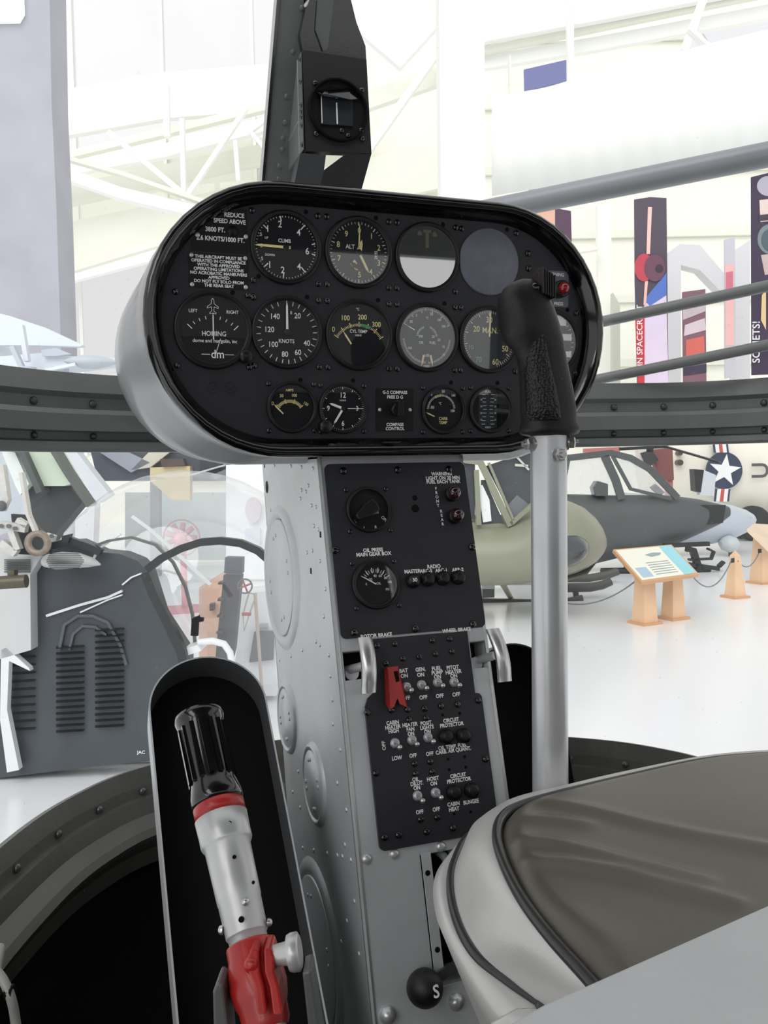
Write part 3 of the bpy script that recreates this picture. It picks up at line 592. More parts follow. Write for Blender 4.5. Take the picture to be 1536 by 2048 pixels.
# black nose well below the hoop
m = MB(); C0 = V((.36, .55, 0)); loops = []
for s, z in ((1, 1.29), (1.0, 1.20), (.97, 1.05), (.86, .90), (.6, .82)):
    loops.append([C0+(p-C0)*s+V((0, 0, z)) for p, n in hp])
m.loft(loops, 0, cu=False, caps=False); k = [V((p.x, p.y, .82)) for p in [C0+(p-C0)*.6 for p, n in hp]]
m.slab([C0+(p-C0)*.87+V((0, 0, .90)) for p, n in hp], (0, 0, -.01), 0)
abuild(m, 'nose_well', [BLACKM], label='matte black nose well under the hoop', solid=.003)
# windscreens
WIN = glassy('windscreen_acrylic', .015, .055, (.95, .97, 1), .03, hscale=2.2, spots=.12)
WIN2 = glassy('windscreen_acrylic_upper', .01, .025, (.95, .97, 1), .03, hscale=2.2, spots=.06)
def resamp(pl, n=60):
    P = [p for p, _ in pl]; L = [0]
    for a, b in zip(P, P[1:]): L.append(L[-1]+(b-a).length)
    out = []
    for k in range(n+1):
        t = L[-1]*k/n; i = 0
        while i < len(L)-2 and L[i+1] < t: i += 1
        out.append(P[i].lerp(P[i+1], (t-L[i])/(L[i+1]-L[i])))
    return out
ba, ho = resamp(bp), resamp(hp)
m = MB(); loops = []
for k in range(9):
    t = k/8; z = 1.785+(1.300-1.785)*t; bl = .05*math.sin(math.pi*t)
    L = []
    for a, b in zip(ba, ho):
        p = a.lerp(b, t); o_ = (p-V((.36, .4, 0))).normalized(); L.append(p+o_*bl+V((0, 0, z)))
    loops.append(L)
m.loft(loops, 0, cu=False, caps=False); abuild(m, 'lower_windscreen', [WIN], label='clear hazy lower windscreen')
m = MB(); loops = []
for z, s, sh in ((1.874, 1, 0), (2.05, 1.0, .01), (2.2, .985, -.01), (2.35, .96, -.05), (2.5, .92, -.12), (2.62, .86, -.22)):
    loops.append([V((.36, .4, 0))+(p-V((.36, .4, 0)))*s+V((0, sh, z)) for p in ba])
m.loft(loops, 0, cu=False, caps=False); abuild(m, 'upper_windscreen', [WIN2], label='clear upper windscreen')
# unseen cabin roof, sides, and a dark bulkhead added and sized for gauge-glass reflections
CAB = pm('cabin_dark', S(58, 60, 62), .6, var=.1)
m = MB(); m.box((.36, -.15, 2.66), (2.15, 1.35, .05)); abuild(m, 'roof', [CAB])
m = MB(); m.box((.36, -.80, 2.47), (2.15, .05, .40)); m.box((.36, -.80, 1.35), (2.15, .05, .95)); m.box((-.68, -.80, 2.1), (.07, .05, .8)); m.box((1.40, -.80, 2.1), (.07, .05, .8)); abuild(m, 'reflection_bulkhead', [CAB])
m = MB(); m.box((.36, .2, .84), (1.2, 2.0, .03)); abuild(m, 'cabin_floor', [BLACKM])
m = MB(); m.box((-.27, -.3, 1.05), (.03, 1.1, .42)); m.box((1.02, -.3, 1.05), (.03, 1.1, .42)); abuild(m, 'side_wall', [BLACKM])
# centre post: leaning channel
PQ = (0, 1.20, 2.15); PNN = (0, 1, .36)
def po(px, py, d=0): return hit(px, py, (PQ[0], PQ[1]+d, PQ[2]), PNN)
FWD = V((0, .03, .01))
m = MB()
m.slab([po(495, 760), po(526, 395), po(563, -40), po(592, -400), po(640, -400), po(608, -40), po(606, 120), po(600, 395), po(585, 760)], FWD*.3, 0)
m.slab([po(598, 395, .02), po(604, 120, .02), po(606, -40, .02), po(640, -400, .02), po(722, -400, .02), po(692, -40, .02), po(700, 60, .02), po(716, 262, .02), po(650, 262, .02), po(640, 345, .02), po(640, 395, .02), po(650, 760, .02), po(585, 760, .02)], FWD*.5, 1)
m.slab([po(640, 120, -.01), po(650, 110, -.01), po(676, -40, -.01), po(700, -40, -.01), po(676, 110, -.01), po(668, 120, -.01)], FWD*.4, 0)
m.slab([po(521, 395, -.003), po(557, -40, -.003), po(563, -40, -.003), po(527, 395, -.003)], FWD*.6, 1)
for px, py in ((604, 16), (586, 104), (573, 193), (566, 276), (565, 299), (559, 332), (557, 358), (570, 245)):
    m.lathe(dome_bolt(.0036, .0022), 12, 0, frame_z(po(px, py, -.0005), (0, -1, -.36)))
m.slab([po(611, 20, -.015), po(634, -40, -.015), po(690, -40, -.015), po(702, 0, -.015), po(713, 45, -.015), po(731, 92, -.015), po(733, 125, -.015), po(606, 105, -.015), po(600, 70, -.015)], FWD*.8, 1)
m.slab([po(636, 0, -.02), po(668, 0, -.02), po(655, 100, -.02), po(647, 102, -.02), po(632, 60, -.02)], FWD*.2, 0)
abuild(m, 'centre_post', [GREY2, GLOSSB, ALU], label='leaning centre post with rivets above the panel')
# braces crossing the right window
TUBEG = pm('brace_grey', S(176, 180, 185), .45, .15, var=.1, scale=6)
def brace(pa, pb, Da, Db, r, nm, lab, flat=False, mt=None):
    a, b = at(*pa, Da), at(*pb, Db); d = b-a; m = MB()
    if flat: m.beam(a-d*.02, b+d*.35, .012, r*2)
    else: m.cyl(a-d*.05, b+d*.35, r, n=24)
    abuild(m, nm, [mt or TUBEG], label=lab)
RAILG = pm('rail_grey', S(146, 150, 148), .45, .1)
brace((985, 420), (1536, 309), 1.30, 1.16, .0170, 'brace_tube', 'thick grey tube crossing the right window')
brace((1150, 655), (1536, 572), 1.34, 1.24, .0085, 'window_rail', 'upper thin rail crossing the right window', mt=RAILG)
brace((1150, 768), (1536, 690), 1.34, 1.24, .0080, 'window_rail', 'lower thin rail crossing the right window', mt=RAILG)

# ------------------------------------------------------------------ standby compass box on the post
m = MB()
def cq(px, py, d=0): return hy(px, py, 1.10+d)
A = [cq(605, 100), cq(733, 119), cq(743, 307), cq(612, 302)]
m.slab(A, (0, .012, 0), 0)
m.slab([cq(601, 306), cq(652, 310), cq(648, 340), cq(640, 374), cq(588, 370)], (0, .03, 0), 1)
m.slab([cq(687, 311), cq(743, 307), cq(723, 380), cq(640, 374), cq(648, 340)], (0, .05, 0), 0)
comp = m.build('compass_box', [pm('crackle_black', S(34, 33, 36), .38, bump=.3, bscale=700), GREY3]); tag(comp, 'black standby compass box fixed to the post above the panel', 'compass')
m = MB(); xf = A[0].x-.0006
m.slab([(xf, 1.102, A[0].z-.002), (xf, 1.120, A[0].z-.004), (xf, 1.176, A[3].z+.045), (xf, 1.182, A[3].z+.002), (xf, 1.102, A[3].z+.002)], (-.0012, 0, 0), 0)
m.beam((xf-.0014, 1.121, A[0].z-.004), (xf-.0014, 1.121, A[3].z+.004), .0008, .0008, 1); m.beam((xf-.0014, 1.122, A[3].z+.046), (xf-.0014, 1.176, A[3].z+.040), .0008, .0008, 1)
m.build('side_flange', [GREY2, ALU], comp)
def cbf(px, py, z=0): p = cq(px, py); return FR(p-V((0, z, 0)), PU, V((0, 0, 1)), V((0, -1, 0)))
r_ = (cq(735, 222)-cq(618, 222)).length/2
m = MB(); m.lathe([(r_, 0), (r_, .006), (r_*.94, .007), (r_*.93, .001)], 40, 2, cbf(676, 222), caps=False); m.lathe([(r_*.93, .001), (.0001, .001)], 40, 1, cbf(676, 222), caps=False)
m.build('ring', [GLOSSB, BEZEL, BLACKM], comp)
m = MB(); m.slab([cq(642, 188, -.004), cq(706, 197, -.004), cq(706, 252, -.004), cq(642, 248, -.004)], (0, .004, 0), 0)
m.slab([cq(672, 205, -.0045), cq(674.5, 205, -.0045), cq(676, 248, -.0045), cq(673.5, 248, -.0045)], (0, .0004, 0), 1)
m.slab([cq(642, 190, -.0045), cq(643.5, 190, -.0045), cq(645, 246, -.0045), cq(643.5, 246, -.0045)], (0, .0004, 0), 1)
m.build('card_window', [DIALG, WHITE], comp, label='grey compass card behind its window')
m = MB(); m.slab([cq(632, 183, -.002), cq(660, 172, -.002), cq(700, 176, -.002), cq(727, 197, -.002), cq(700, 199, -.014), cq(640, 191, -.014)], (0, .003, 0), 0); m.build('eyebrow', GLOSSB, comp)
for px, py in ((630, 167), (723, 181), (632, 268), (722, 261), (724, 278), (683, 262), (696, 272)): put(SCREW_ME, 'screw', comp, cbf(px, py, .001))
for px, py in ((598, 117), (601, 162), (604, 209), (606, 250), (608, 289), (592, 220), (580, 230)):
    p = cq(px+3, py); q = hx(px, py, p.x-.001)
    put(SCREW_ME, 'screw', comp, frame_z(V((A[0].x-.0018, min(max(q.y, 1.105), 1.18), q.z)), (-1, 0, 0)) @ Matrix.Diagonal((.9, .9, .9, 1)))

# ------------------------------------------------------------------ leg wells either side of the pedestal
WALL = pm('well_wall', S(78, 79, 81), .45, var=.08)
kk = V((0, 1, 1)).normalized(); nn_ = V((0, -1, 1)).normalized()
def well(xc, lab, k=1.0, o=(1.040, 1.450), wm=None):
    kk = V((0, k, 1)).normalized(); nn_ = V((0, -1, k)).normalized()
    Mx = FR(V((xc, *o)), PU, kk, nn_); t = thing('leg_well', lab, 'leg well', Mx, None)
    rr = .0665; out = [(-rr, -.56)]+[(-rr*math.cos(math.pi*k/24), rr*math.sin(math.pi*k/24)) for k in range(25)]+[(rr, -.56)]
    m = MB(); m.prism(out, -.003, 0, 0); m.build('back_plate', BLACKM, t)
    m = MB(); m.loft([[(x, y, z) for x, y in out] for z in (-.003, .042)], 0, cu=False, caps=False)
    m.loft([[(x*1.03, y*(1.03 if y > 0 else 1), z) for x, y in out] for z in (-.003, .042)], 1, cu=False, caps=False)
    m.loft([[(x*k_, y*(k_ if y > 0 else 1), .042) for x, y in out] for k_ in (1, 1.03)], 1, cu=False, caps=False)
    m.build('side_wall', wm or [WALL, GREY1], t)
    m = MB(); m.box((0, -.32, -.05), (rr*1.7, .5, .09)); m.build('support', BLACKM, t)
well(.1370, 'tall black round-topped leg well left of the pedestal'); DKW = pm('well_dark', S(30, 31, 34), .5); well(.5610, 'black round-topped leg well right of the pedestal', .3, (1.085, 1.429), [DKW, DKW])

# ------------------------------------------------------------------ cyclic stick
cy = thing('control_stick', 'upright silver control stick with a moulded black hand grip', 'control stick', TR(.418, .72, .87))
CYI = cy.matrix_world.inverted()
tb, tt = hy(1101, 1640, .72), hy(1097, 866, .72); rT = .0172
m = MB(); dirn = (tb-tt).normalized(); m.cyl(V((tb.x, .72, .87)), tb, rT, n=32); m.cyl(tb, tt, rT, n=32)
m.build('tube', ALU, cy, CYI)
def hexbolt(m, p, n, r=.006, h=.006):
    Q = frame_z(p, n); m.lathe([(r, 0), (r, h), (r*.8, h*1.2), (.0001, h*1.2)], 6, 0, Q, smooth=False); m.lathe([(r*1.2, -.001), (r*1.2, .001)], 16, 0, Q); m.lathe([(r*.45, h), (r*.45, h*1.8)], 10, 0, Q)
vd = V((-math.sin(YAW), -math.cos(YAW), 0)); sd_ = V((math.cos(YAW), -math.sin(YAW), 0))
for (px, py), n_ in (((1062, 888), -sd_*.95+vd*.3), ((1112, 911), vd+sd_*.35), ((1138, 886), sd_)):
    c = hy(1098, py, .72); m = MB(); n_ = n_.normalized(); hexbolt(m, c+n_*rT, n_); m.build('bolt', SILVER, cy, CYI)
st = [(872, 1062, 1136), (868, 1050, 1147), (862, 1046, 1150), (853, 1047, 1149), (845, 1050, 1145), (815, 1048, 1143), (780, 1047, 1138), (745, 1045, 1131), (720, 1041, 1126), (700, 1034, 1121), (680, 1016, 1116), (655, 1007, 1110), (620, 1002, 1099), (595, 1003, 1088), (577, 1012, 1079), (566, 1025, 1072), (560, 1040, 1062)]
ftb = V((0, 1, 0))
def gst(y, xl, xr):
    a, b = hy(xl, y, .72), hy(xr, y, .72); return (a+b)/2, (b-a).length/2
m = MB(); loops = []
for i, (y, xl, xr) in enumerate(st):
    c, r = gst(y, xl, xr); ry_ = r*(.82 if i < 9 else .9); L = []
    for k in range(28):
        a = 2*math.pi*k/28; ca, sa = math.cos(a), math.sin(a)
        e = .75; L.append(c+V((math.copysign(abs(ca)**e, ca)*r, math.copysign(abs(sa)**e, sa)*ry_, 0)))
    loops.append(L)
m.loft(loops, 0); m.build('grip', RUBB, cy, CYI, label='black moulded hand grip')
KN = pm('grip_knurl', S(24, 24, 26), .42)
nt = KN.node_tree; vo = nt.nodes.new('ShaderNodeTexVoronoi'); vo.inputs['Scale'].default_value = 420; bu = nt.nodes.new('ShaderNodeBump'); bu.inputs['Strength'].default_value = .9; bu.inputs['Distance'].default_value = .0014
tc = nt.nodes.new('ShaderNodeTexCoord'); nt.links.new(tc.outputs['Object'], vo.inputs['Vector']); nt.links.new(vo.outputs['Distance'], bu.inputs['Height']); nt.links.new(bu.outputs[0], nt.nodes['Principled BSDF'].inputs['Normal'])
m = MB(); loops = []
for y, xl, xr in ((842, 1050, 1097), (815, 1048, 1094), (780, 1046.5, 1088), (745, 1045, 1080), (715, 1043, 1074), (690, 1046, 1068), (675, 1052, 1062)):
    S0 = next(((s0, s1) for s0, s1 in zip(st, st[1:]) if s1[0] <= y <= s0[0])); t = (y-S0[0][0])/(S0[1][0]-S0[0][0]); xl0 = S0[0][1]+(S0[1][1]-S0[0][1])*t; xr0 = S0[0][2]+(S0[1][2]-S0[0][2])*t
    c, r = gst(y, xl0, xr0); ry_ = r*.83; L = []
    for k in range(9):
        f = k/8; px = xl+(xr-xl)*f; cx = ((px-xl0)/(xr0-xl0))*2-1; cx = max(-.999, min(.999, cx)); a = math.acos(math.copysign(abs(cx)**(1/.75), cx)); L.append(c+V((cx*r*1.01, -(math.sin(a)**.75)*ry_*1.0-.0008-.0012*math.sin(math.pi*f), 0)))
    loops.append(L)
m.loft(loops, 0, cu=False, caps=False); m.build('knurled_pad', KN, cy, CYI, solid=.001)
m = MB()
for k in range(26):
    y = 838-7.0*k; xr = None
    S0 = next(((s0, s1) for s0, s1 in zip(st, st[1:]) if s1[0] <= y <= s0[0])); t = (y-S0[0][0])/(S0[1][0]-S0[0][0]); xr0 = S0[0][2]+(S0[1][2]-S0[0][2])*t
    if 745 < y < 772: continue
    p = hy(xr0-19, y, .72); m.box((p.x, p.y-.009, p.z), (.0090, .010, .0022), 0)
m.build('finger_ridges', RUBB, cy, CYI, bevel=.0005)
m = MB(); p = hy(1086, 566, .71)
for k in range(6): m.box((p.x+.0024*k-.006, p.y-.004, p.z-.001*k), (.0013, .016, .024-.0006*k), 0)
m.box((p.x, p.y+.0015, p.z-.002), (.014, .013, .022), 0); m.build('thumb_switch', pm('switch_brown', S(44, 40, 38), .5), cy, CYI, bevel=.0006)
for px, py in ((1117, 758), (1071, 576)):
    p = hy(px, py, .705); put(SCREW_ME, 'screw', cy, CYI @ frame_z(p, vd) @ Matrix.Diagonal((1.3, 1.3, 1.3, 1)), label='bright screw')

# ------------------------------------------------------------------ collective lever
A0, B0 = at(397, 1431, .62), at(543, 2090, .495)
dr = (B0-A0).normalized()
co = thing('collective_lever', 'silver and red control lever with a black twist grip in the left foreground', 'control lever', TR(*B0))
COI = co.matrix_world.inverted()
def lp(py):                              # point on lever axis seen at image height py (via the camera's vertical plane)
    lo, hi = -0.2, 1.3
    for _ in range(50):
        t = (lo+hi)/2; p = A0.lerp(B0, t)-CAM; y = 1024-F*p.dot(up)/p.dot(fw)
        if y < py: lo = t
        else: hi = t
    return A0.lerp(B0, (lo+hi)/2)
def lrad(py, w): p = lp(py)-CAM; return w*p.dot(fw)/F
def lpro(lst, mt=0, m=None, n=36):
    m = m or MB(); a = lp(lst[0][0]); Q = frame_z(a, dr)
    m.lathe([(lrad(y, w_), (lp(y)-a).length) for y, w_ in lst], n, mt, Q); return m
LEVS = pm('lever_silver', S(205, 206, 206), .36, .45, var=.05, scale=30)
m = lpro([(1431, 41), (1431.5, 47), (1440, 49), (1450, 46), (1456, 43), (1560, 43), (1575, 47), (1590, 51), (1603, 52), (1609, 49), (1611, 40)])
Q = frame_z(lp(1456), dr)
for k in range(14):
    a = 2*math.pi*k/14; r = lrad(1500, 43); L = (lp(1562)-lp(1456)).length; m.box((r*math.cos(a), r*math.sin(a), L/2), (.0032, .0032, L), 0, Q)
m.build('twist_grip', pm('grip_gloss', S(14, 14, 15), .18, coat=.5), co, COI)
lpro([(1609, 48), (1611, 51), (1634, 51), (1635, 45)]).build('red_band', RED, co, COI)
lpro([(1634, 50), (1635, 52.5), (1672, 51.5), (1684, 52), (1690, 50), (1696, 46), (1760, 45), (1800, 44.5), (1802, 43.5), (1868, 42.5), (1871, 41), (1872, 39), (1930, 38), (2090, 38)]).build('tube', LEVS, co, COI)
m = MB()
for px, py, r in ((459, 1646, .0018), (469, 1713, .0012), (507, 1764, .001), (483, 1838, .0018)): m.lathe([(r, 0), (r, .0012)], 10, 0, frame_z(at(px, py, (lp(py)-CAM).dot(fw)-lrad(py, 44)*.97), -fw))
m.build('holes', BLACKM, co, COI)
m = MB()
for px, py, r in ((491, 1803, .0025), (446, 1860, .003), (535, 1845, .0025)): m.lathe(dome_bolt(r, .003), 12, 0, frame_z(at(px, py, (lp(py)-CAM).dot(fw)-lrad(py, 42)*(.95 if px == 491 else .2)), (-fw if px == 491 else (rt if px > 500 else -rt))))
m.build('rivet', SILVER, co, COI)
m = lpro([(1886, 42), (1887, 47), (1915, 48), (1925, 51), (1945, 56), (1975, 58), (2000, 54), (2015, 49), (2045, 48), (2060, 42)], 0)
for s in (-1, 1):                        # ears of the split clamp facing the viewer
    c = lp(1930); Dd = (c-CAM).dot(fw)
    pts = [(522+s*5, 1898), (522+s*20, 1897), (522+s*26, 1915), (522+s*26, 1945), (533+s*24, 1975), (540+s*26, 2030), (540+s*6, 2030), (533+s*6, 1975), (524+s*5, 1945)]
    m.slab([at(x, y, (lp(y)-CAM).dot(fw)-lrad(y, 64)) for x, y in pts], fw*.018, 0)
m.lathe([(.0045, -.004), (.0045, .002), (.003, .0035), (.0001, .004)], 12, 0, frame_z(at(503, 1930, (lp(1930)-CAM).dot(fw)-lrad(1930, 58)), -fw))
m.build('clamp', RED, co, COI, bevel=.0012, label='red split clamp')
m = MB(); a = at(545, 1912, (lp(1912)-CAM).dot(fw)-.012); b = at(584, 1905, (lp(1912)-CAM).dot(fw)-.016)
m.cyl(a, b, .0058, n=20, r2=.0070); m.lathe([(.0100, -.002), (.0108, 0), (.0108, .004), (.009, .005)], 24, 0, frame_z(b, (b-a)+rt*.01+fw*.004)); m.build('clamp_bolt', LEVS, co, COI)
m = MB(); D1 = (lp(2000)-CAM).dot(fw)-.01
m.slab([at(425, 1985, D1), at(433, 1965, D1), at(446, 1972, D1), at(458, 2060, D1), at(462, 2110, D1), at(428, 2110, D1)], fw*.02); m.build('bracket', GREY2, co, COI, bevel=.0015)
m = MB(); m.slab([at(604, 1945, D1), at(622, 1940, D1), at(640, 2060, D1), at(648, 2110, D1), at(622, 2110, D1)], fw*.02)
m.build('bracket', GREY2, co, COI, bevel=.0015)

# ------------------------------------------------------------------ seat
seat = thing('pilot_seat', 'rounded silver grey padded seat with brown grey ribbed cushion at lower right', 'seat', TR(.6, .45, .87))
SI = seat.matrix_world.inverted()
Z2, ZBm, Z1 = 1.462, 1.444, 1.412
P2 = [hz(*p, Z2) for p in ((1660, 1512), (1536, 1515), (1406, 1527), (1248, 1561), (1112, 1594), (1039, 1616), (1005, 1638), (994, 1676), (1008, 1730), (1044, 1802), (1098, 1875), (1175, 1961), (1260, 2060), (1350, 2165))]
BB = [hz(*p, ZBm) for p in ((1680, 1507), (1536, 1508), (1406, 1520), (1248, 1549), (1139, 1574), (1030, 1597), (967, 1630), (943, 1668), (940, 1715), (972, 1802), (1021, 1875), (1090, 1945), (1190, 2045), (1290, 2140))]
P1 = [b+V((0, -.002, Z1-ZBm)) for b in BB[:6]]+[hz(*p, Z1) for p in ((945, 1672), (911, 1724), (902, 1780), (916, 1850), (953, 1916), (1012, 1963), (1085, 2012), (1180, 2075))]
P1[5] = (P1[4]+P1[6])/2+V((-.004, .004, 0))
SH = [p+V((0, -.004, -.01)) for p in P1[:6]]+[hz(*p, Z1-.006) for p in ((917, 1701), (881, 1730), (866, 1775), (874, 1839), (903, 1900), (945, 1965), (1000, 2035), (1075, 2110))]
SH[5] = (SH[4]+SH[6])/2+V((-.004, .004, 0))
SH2 = [p+(V((.6, .4, 0))-V((p.x, p.y, 0)))*.10+V((0, 0, -.10)) for p in SH]
def close(L, z, e=0): return spline(L+[V((.40+e, .12, z)), V((.75, .02, z)), V((1.0, .15, z)), V((1.06, .45, z))], 8, True)
cP2, cB, cP1, cS, cS2 = close(P2, Z2), close(BB, ZBm), close(P1, Z1), close(SH, Z1-.01), close(SH2, Z1-.11)
VINYL = pm('silver_vinyl', S(218, 217, 215), .32, .15, var=.04, scale=20, bump=.15, bscale=600)
CUSH = pm('cushion_vinyl', S(100, 96, 86), .40, .10, var=.08, scale=9, bump=.12, bscale=500)
PIPE = pm('piping_dark', S(58, 58, 58), .32)
def mid_(a, b, t, oz=0, o=0): return [p.lerp(q, t)+V((0, 0, oz)) for p, q in zip(a, b)]
m = MB(); m.loft([cP2, mid_(cP2, cB, .5, .006), cB, mid_(cB, cP1, .35, .004), mid_(cB, cP1, .7, -.001), cP1], 0, caps=False); m.build('boxing', VINYL, seat, SI, label='light silver side band')
m = MB(); m.loft([cP1, mid_(cP1, cS, .5, .004), cS, mid_(cS, cS2, .3, 0), cS2], 0, caps=False); m.slab([V((p.x, p.y, Z1-.11)) for p in cS2[::2]], (0, 0, -.01), 0); m.build('seat_pan', VINYL, seat, SI, label='pale seat pan')
m = MB(); m.tube([p+V((0, 0, .0015)) for p in cP2], .0042, 10, closed=True); m.build('piping', PIPE, seat, SI)
m = MB(); m.tube([p+V((0, 0, .0015)) for p in cP1], .0040, 10, closed=True); m.build('piping', PIPE, seat, SI)
cen = sum(cP2, V())/len(cP2)
folds = [[hz(*p, 1.466) for p in l] for l in (((1100, 1622), (1180, 1640), (1300, 1676), (1400, 1702), (1540, 1732)), ((1062, 1654), (1110, 1658), (1170, 1670)), ((1036, 1698), (1110, 1708), (1220, 1740), (1400, 1792)), ((1045, 1740), (1130, 1748), (1240, 1772), (1330, 1800), (1460, 1836)), ((1130, 1860), (1200, 1900)))]
def sdist(p, pl):
    best = 9
    for a, b in zip(pl, pl[1:]):
        ab = b-a; t = max(0, min(1, (p-a).dot(ab)/ab.dot(ab))); q = a+ab*t; best = min(best, math.hypot(p.x-q.x, p.y-q.y))
    return best
m = MB(); loops = []
fc = V((.52, .45, Z2))
NR = 46
for k in range(NR+1):
    t = k/NR; s = (1-t)**1.0*.985+.002; L = []
    for p in cP2:
        q = fc+(p-fc)*s; e = min(1, (1-s)/.07); z = Z2-.004+.016*math.sin(e*math.pi/2)*1.0+.008*(1-s)
        h = 0
        if e > .2:
            for f, (amp, wd) in zip(folds, ((.0042, .010), (.003, .008), (.0046, .010), (.0046, .009), (.003, .02))): h += amp*math.exp(-(sdist(q, f)/wd)**2)
        L.append(V((q.x, q.y, z+h*e-.002)))
    loops.append(L)
m.loft(loops, 0, caps=True); m.build('cushion', CUSH, seat, SI, label='brown grey cushion with soft folds')
m = MB(); m.box((.68, .38, 1.08), (.3, .3, .42)); m.build('seat_base', BLACKM, seat, SI)
# door sill in the near right corner
m = MB(); ZS = 1.535
m.slab([hz(*p, ZS) for p in ((1640, 1760), (1536, 1808), (1207, 1953), (1085, 2007), (1008, 2050), (960, 2150), (1700, 2400), (1900, 2000))], (0, 0, -.03), 0)
m.box((.36, .10, 1.20), (.04, .04, .64), 0)
tag(m.build('door_sill', pm('sill_grey', S(208, 213, 214), .5, var=.03, scale=30, bump=.2, bscale=400), bevel=.002), 'flat pale grey sill across the lower right corner', 'sill')
# hose in the lower left corner
m = MB(); m.tube(spline([V((-.235, .60, 1.26)), at(-40, 1925, .74), at(-5, 1945, .73), at(18, 1985, .72), at(30, 2035, .72), at(34, 2100, .72), at(25, 2250, .74), V((-.12, .45, 1.05)), V((-.10, .42, .93))], 8), .0040, 12)
hs = m.build('grey_hose', pm('hose_grey', S(150, 150, 145), .45)); tag(hs, 'thin grey hose looping in the lower left corner', 'hose')
m = MB(); m.cyl(at(12, 1984, .722), at(27, 1984, .722), .006, n=14); m.build('clip', BLACKM, hs)

# ------------------------------------------------------------------ the hangar
FH = V((math.sin(YAW), math.cos(YAW), 0)); RH = V((math.cos(YAW), -math.sin(YAW), 0)); ZU = V((0, 0, 1))
FLOORM = pm('hangar_floor', S(247, 250, 252), .22, var=.02, scale=.6, spec=.5)
WALLM = pm('hangar_wall', S(250, 250, 238), .8, var=.015, scale=.5)
TRUSSM = pm('truss_white', S(250, 251, 248), .6)
TRUSSC = pm('truss_cream', S(240, 241, 228), .6, var=.02, scale=1)
fl = MB(); fl.box((0, 15, -.05), (130, 130, .1)); struct(fl.build('floor', FLOORM))
def uv(px, D, z=0):                      # ground point below a pixel column, D deep
    p = at(px, 940, D); return V((p.x, p.y, z))
m = MB(); a, b = uv(968, 30), uv(3200, 30); m.slab([a, b, b+ZU*24, a+ZU*24], FH*.3)
for k in range(9): m.slab([a-FH*.02+ZU*(3+2.2*k), b-FH*.02+ZU*(3+2.2*k), b-FH*.02+ZU*(3.25+2.2*k), a-FH*.02+ZU*(3.25+2.2*k)], -FH*.15, 1)
struct(m.build('wall_right', [WALLM, TRUSSC]))
m = MB(); a, b = uv(-1500, 34), uv(968, 34); m.slab([a, b, b+ZU*2.6, a+ZU*2.6], FH*.3)
struct(m.build('wall_front', [WALLM]))
PANE = glassy('hangar_pane', .03, 0)
m = MB()
m.slab([a+ZU*2.6, b+ZU*2.6, b+ZU*26, a+ZU*26], FH*.05, 1)
for k in range(14):
    p = a.lerp(b, (k+.5)/14); m.slab([p-RH*.06+ZU*2.6, p+RH*.06+ZU*2.6, p+RH*.06+ZU*26, p-RH*.06+ZU*26], -FH*.12, 0)
struct(m.build('window_1', [TRUSSM, PANE]))
def shape(name, D, th, polys, mats, label=None, cat=None, parent=None, group=None, bevel=0, Mx=None):
    m = MB()
    for pts, mt, dd in polys: m.slab([at(x, y, D+dd) for x, y in pts], FH*th, mt)
    o = m.build(name, mats, parent, Mx, bevel=bevel)
    if label and cat: tag(o, label, cat, group)
    elif label: o['label'] = label
    return o
def strip(pts, w_):                      # polyline in pixels -> ribbon polygon
    L, R = [], []
    for i, p in enumerate(pts):
        a = pts[max(0, i-1)]; b = pts[min(len(pts)-1, i+1)]; d = math.hypot(b[0]-a[0], b[1]-a[1]); nx, ny = -(b[1]-a[1])/d*w_/2, (b[0]-a[0])/d*w_/2
        L.append((p[0]+nx, p[1]+ny)); R.append((p[0]-nx, p[1]-ny))
    return L+R[::-1]
def ribbon(m, pts, w_, D, th, mt=0):
    q = strip(pts, w_); n = len(pts)
    for i in range(n-1): m.slab([at(*q[i], D), at(*q[i+1], D), at(*q[2*n-2-i], D), at(*q[2*n-1-i], D)], FH*th, mt)
def body(m, st, D, mt=0, hw=None, e=1.0, n=24):
    loops = []
    for x, yt, yb, w_ in st:
        a, b = at(x, yt, D), at(x, yb, D); c = (a+b)/2; h = (a-b).length/2; L = []
        for k in range(n):
            t = 2*math.pi*k/n; ca, sa = math.cos(t), math.sin(t)
            L.append(c+ZU*(h*math.copysign(abs(sa)**e, sa))-FH*(w_*math.copysign(abs(ca)**e, ca)))
        loops.append(L)
    return m.loft(loops, mt)

# columns
o = shape('hangar_column', 13, .8, [([(877, -120), (967, -120), (972, 560), (972, 1176), (882, 1176), (884, 560)], 0, 0)], [pm('column_white', S(252, 253, 246), .6)], 'broad white hangar column rising behind the top of the panel', 'column')
o = shape('hangar_column', 15, .8, [([(-80, -120), (97, -120), (103, 200), (113, 420), (122, 700), (128, 1143), (-80, 1143)], 0, 0)], [pm('column_lilac', S(180, 180, 190), .7, var=.06, scale=1.2)], 'wide pale grey column at the left edge of the hangar', 'column')
